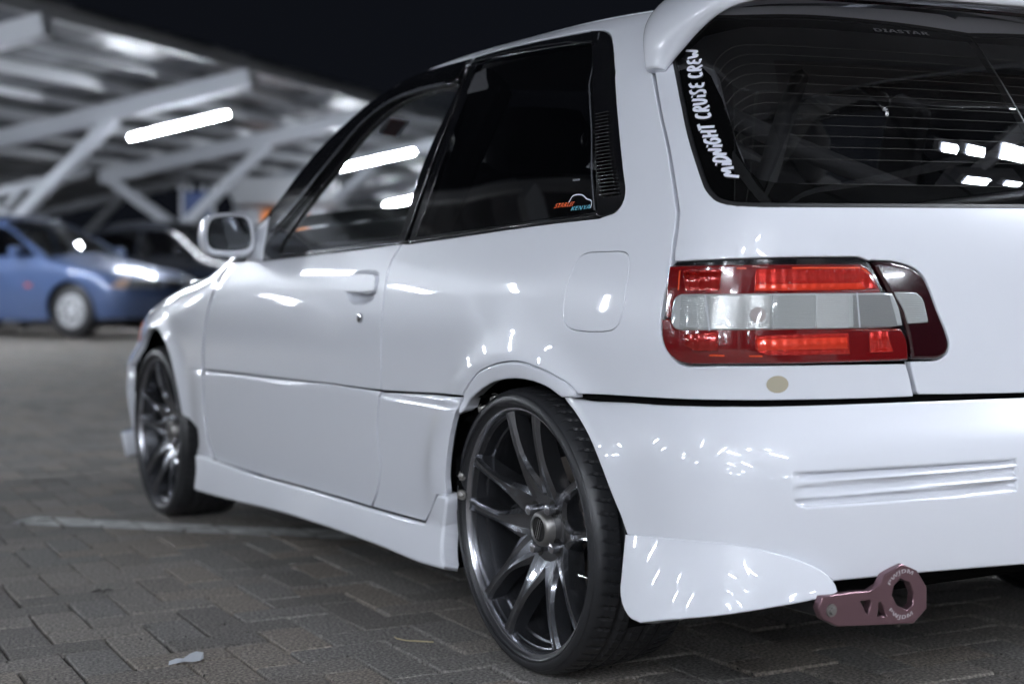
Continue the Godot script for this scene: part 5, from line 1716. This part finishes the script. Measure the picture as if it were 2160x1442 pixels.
var parts_cache := {}
func saloon(called: String, label: String, pos: Vector3, heading: float, paint: Material, wheel_mat: Material) -> void:
	var P := parts_cache
	var car := thing(called, label, "car", pos, "cars parked under the canopy")
	car.rotation.y = deg_to_rad(-heading)
	var body := part(car, "body_side", P.body, paint)
	part(body, "door_joint", P.joint, M.black_trim)
	for m in [P.handle1, P.handle2]:
		part(body, "door_handle", m, paint)
		part(body, "door_handle", m.mirrored(), paint)
	for m in [P.glass1, P.glass2]:
		part(car, "side_window", m, M.dark_pane)
		part(car, "side_window", m.mirrored(), M.dark_pane)
	part(car, "bonnet", P.bonnet, paint)
	part(car, "windscreen", P.screen, M.screen_pane)
	part(car, "roof", P.roof, paint)
	part(car, "rear_window", P.rear, M.dark_pane)
	part(car, "boot_lid", P.boot, paint)
	part(car, "front_bumper", P.face, paint)
	part(car, "rear_bumper", P.tail, paint)
	part(car, "grille", P.grille, M.black_trim)
	for k in 2:
		var fl := func(m: MB) -> MB: return m if k == 0 else m.mirrored()
		part(car, "headlamp", fl.call(P.lamp), M.head_glass)
		part(car, "turn_signal", fl.call(P.signal), M.signal_glass)
		part(car, "tail_lamp", fl.call(P.tail_lamp), M.red_lens)
		part(car, "side_marker", fl.call(P.marker), M.orange_lens)
		part(car, "door_mirror", fl.call(P.mirror), paint)
	part(car, "dashboard", MB.new().box(Vector3(0, 0.86, -0.66), Vector3(1.4, 0.14, 0.4), 0.05), M.interior)
	for sx in [-0.36, 0.36]:
		part(car, "front_seat", MB.new().box(Vector3(sx, 0.82, 0.15), Vector3(0.46, 0.7, 0.14), 0.06, Basis(Vector3.RIGHT, 0.25)).join(MB.new().box(Vector3(sx, 1.2, 0.25), Vector3(0.24, 0.16, 0.08), 0.03)), M.seat_cloth)
	part(car, "rear_seat", MB.new().box(Vector3(0, 0.85, 1.1), Vector3(1.2, 0.55, 0.14), 0.06, Basis(Vector3.RIGHT, 0.3)), M.seat_cloth)
	part(car, "inner_floor", MB.new().box(Vector3(0, 0.36, 0.02), Vector3(1.36, 0.3, 3.6), 0.03), M.black_void)
	for cz in [-1.28, 1.33]:
		for sd in [-1.0, 1.0]:
			var xf := Transform3D(Basis(Vector3(sd, 0, 0), Vector3.UP, Vector3(0, 0, sd)), Vector3(0.80 * sd, 0.30, cz))
			var w := MeshInstance3D.new()
			w.name = "wheel"
			w.mesh = P.tyre_mesh
			w.transform = xf
			car.add_child(w, true)
			var c := MeshInstance3D.new()
			c.name = "hub_cap"
			c.mesh = P["cap_" + wheel_mat.resource_name]
			w.add_child(c, true)
			var hm := MeshInstance3D.new()
			hm.name = "cap_slot"
			hm.mesh = P.slot_mesh
			w.add_child(hm, true)
			var well := MB.new().lathe([Vector2(0.0, 0.345), Vector2(-0.3, 0.345), Vector2(-0.3, 0.05)], 28, -0.3, PI + 0.3)
			part(car, "wheel_well", MB.new().join(well, xf), M.black_void)

func parked_cars() -> void:
	mat("blue_paint", lin(0.075, 0.118, 0.245), 0.32, 0.25, 1.0)
	mat("black_paint", lin(0.008, 0.009, 0.012), 0.25, 0.0, 1.0)
	mat("silver_paint", lin(0.5, 0.52, 0.56), 0.3, 0.3, 1.0)
	mat("cap_silver", lin(0.55, 0.56, 0.58), 0.32, 0.5)
	mat("cap_dark", lin(0.1, 0.1, 0.11), 0.35, 0.7)
	glass("screen_pane", Color(0.05, 0.06, 0.065), 0.35)
	mat("head_glass", lin(0.5, 0.52, 0.54), 0.12, 0.7, 1.0)
	mat("signal_glass", lin(0.6, 0.42, 0.32), 0.2, 0.2, 1.0)
	parts_cache = saloon_mesh()
	var ty := MB.new().lathe([Vector2(-0.005, 0.19), Vector2(0.012, 0.2), Vector2(0.016, 0.235), Vector2(0.0, 0.285), Vector2(-0.02, 0.298), Vector2(-0.16, 0.298), Vector2(-0.185, 0.28), Vector2(-0.185, 0.2)], 48)
	parts_cache.tyre_mesh = ty.mesh(M.tyre)
	var cp := MB.new().lathe([Vector2(0.010, 0.0), Vector2(0.012, 0.05), Vector2(0.002, 0.065), Vector2(0.010, 0.12), Vector2(0.018, 0.165), Vector2(0.012, 0.188), Vector2(-0.005, 0.194)], 40)
	for k in 6:
		var a := TAU * k / 6.0 + 0.3
		cp.box(Vector3(0.010, sin(a) * 0.125, cos(a) * 0.125), Vector3(0.014, 0.045, 0.11), 0.006, Basis(Vector3.RIGHT, -a))
	for n in ["cap_silver", "cap_dark"]:
		parts_cache["cap_" + n] = cp.mesh(M[n])
	var sl := MB.new()
	for k in 6:
		var a := TAU * k / 6.0 + 0.82
		sl.join(MB.new().lathe([Vector2(0.0155, 0.0), Vector2(0.0155, 0.022), Vector2(0.006, 0.023)], 12), Transform3D(Basis(), Vector3(0, sin(a) * 0.105, cos(a) * 0.105)))
	parts_cache.slot_mesh = sl.mesh(M.black_void)
	var b := az(143.0)
	var right := az(233.0)
	var row := az(53.0)
	var blue := Vector3(2.072, 0.113, -15.20) - b * 1.28 - right * 0.80
	saloon("blue_saloon", "blue saloon car with silver wheel trims parked under the canopy at the left", blue, 143.0, M.blue_paint, M.cap_silver)
	saloon("black_saloon", "black saloon car parked behind the blue car", blue + row * 2.9 + b * 0.15 + Vector3(0, 0.02, 0), 143.0, M.black_paint, M.cap_dark)
	saloon("silver_saloon", "silver saloon car parked beyond the black car, half hidden by the door mirror", blue + row * 6.0 - b * 0.3 + Vector3(0, 0.04, 0), 143.0, M.silver_paint, M.cap_silver)
	saloon("white_saloon", "pale saloon car glimpsed through the white car's side window", blue + row * 9.4 - b * 0.1 + Vector3(0, 0.06, 0), 143.0, M.silver_paint, M.cap_silver)

func backdrop() -> void:
	var row := az(53.0)
	var b := az(143.0)
	# blue sign box on two posts
	var s := thing("blue_sign", "blue rectangular sign board on grey posts behind the cars", "sign", Vector3(6.03, 0.2, -22.8))
	var bs := Basis(row, Vector3.UP, row.cross(Vector3.UP))
	bs = Basis(az(119.0), Vector3.UP, az(119.0).cross(Vector3.UP))
	part(s, "board", MB.new().box(Vector3(0, 1.80, 0), Vector3(0.46, 0.46, 0.08), 0.01, bs), M.sign_blue)
	part(s, "lower_panel", MB.new().box(Vector3(0, 1.50, 0), Vector3(0.46, 0.10, 0.07), 0.01, bs), M.black_trim)
	for e in [-0.26, 0.26]:
		part(s, "post", MB.new().box(az(119.0) * e + Vector3(0, 1.05, 0), Vector3(0.06, 2.2, 0.06), 0.01, bs), M.canopy_steel)
	for e in [-0.12, 0.1]:
		part(s, "bracket", MB.new().box(az(119.0) * e + Vector3(0, 2.09, 0), Vector3(0.08, 0.1, 0.05), 0.01, bs), M.canopy_steel)
	# white kiosk with a warm lit window
	var k := thing("white_kiosk", "white walled kiosk with a warm lit window beyond the cars", "building", Vector3(8.75, 0.25, -25.7))
	part(k, "wall", MB.new().box(Vector3(0, 0.55, 0), Vector3(1.5, 1.1, 1.6), 0.02, bs), M.wall_brown)
	part(k, "fascia", MB.new().box(Vector3(0, 2.15, 0), Vector3(1.8, 0.5, 1.9), 0.02, bs), M.galvanised)
	part(k, "post", MB.new().box(bs * Vector3(-0.65, 1.45, 0.7), Vector3(0.5, 0.75, 0.3), 0.01, bs), M.canopy_steel)
	part(k, "post", MB.new().box(bs * Vector3(0.65, 1.45, 0.7), Vector3(0.3, 0.75, 0.3), 0.01, bs), M.canopy_steel)
	part(k, "lit_window", MB.new().box(bs * Vector3(0, 1.45, 0.3), Vector3(1.1, 0.7, 0.06), 0.0, bs), M.warm_glow)
	# far wall behind the carport
	var w := thing("boundary_wall", "long dark boundary wall behind the carport", "wall", Vector3(-2.0, 0.0, -34.0))
	part(w, "wall_face", MB.new().box(Vector3(0, 0.9, 0), Vector3(60, 1.8, 0.3), 0.02, Basis(row, Vector3.UP, row.cross(Vector3.UP))), M.wall_brown)
	part(w, "coping", MB.new().box(Vector3(0, 1.86, 0), Vector3(60, 0.1, 0.4), 0.02, Basis(row, Vector3.UP, row.cross(Vector3.UP))), M.concrete)

func _ready() -> void:
	sky_and_lights()
	make_materials()
	mat("sign_blue", lin(0.045, 0.085, 0.24), 0.5)
	mat("wall_brown", lin(0.11, 0.085, 0.065), 0.9)
	H.W = Tab.new([0.1, 0.755, 0.2, 0.768, 0.3, 0.777, 0.42, 0.782, 0.5, 0.784, 0.6, 0.786, 0.7, 0.777, 0.8, 0.752, 0.86, 0.733, 0.95, 0.703, 1.05, 0.662, 1.15, 0.613, 1.2, 0.584, 1.25, 0.55, 1.3, 0.51])
	H.R = Tab.new([0.1, 0.59, 0.2, 0.612, 0.28, 0.625, 0.38, 0.632, 0.46, 0.627, 0.52, 0.616, 0.6, 0.614, 0.75, 0.605, 0.83, 0.590, 0.87, 0.573, 1.0, 0.495, 1.1, 0.425, 1.2, 0.345, 1.3, 0.25])
	H.T = Tab.new([-3.05, 0.60, -2.9, 0.655, -2.6, 0.72, -2.2, 0.79, -1.85, 0.835, -1.7, 0.875, -1.5, 0.99, -1.2, 1.17, -1.0, 1.247, -0.85, 1.27, -0.6, 1.280, -0.2, 1.278, 0.2, 1.257, 0.5, 1.22])
	H.F = Tab.new([0.1, 2.93, 0.3, 3.0, 0.5, 3.01, 0.6, 2.99, 0.7, 2.9, 0.9, 2.6])
	outlines()
	pavement()
	canopies()
	far_row()
	backdrop()
	parked_cars()
	white_car()
	litter()
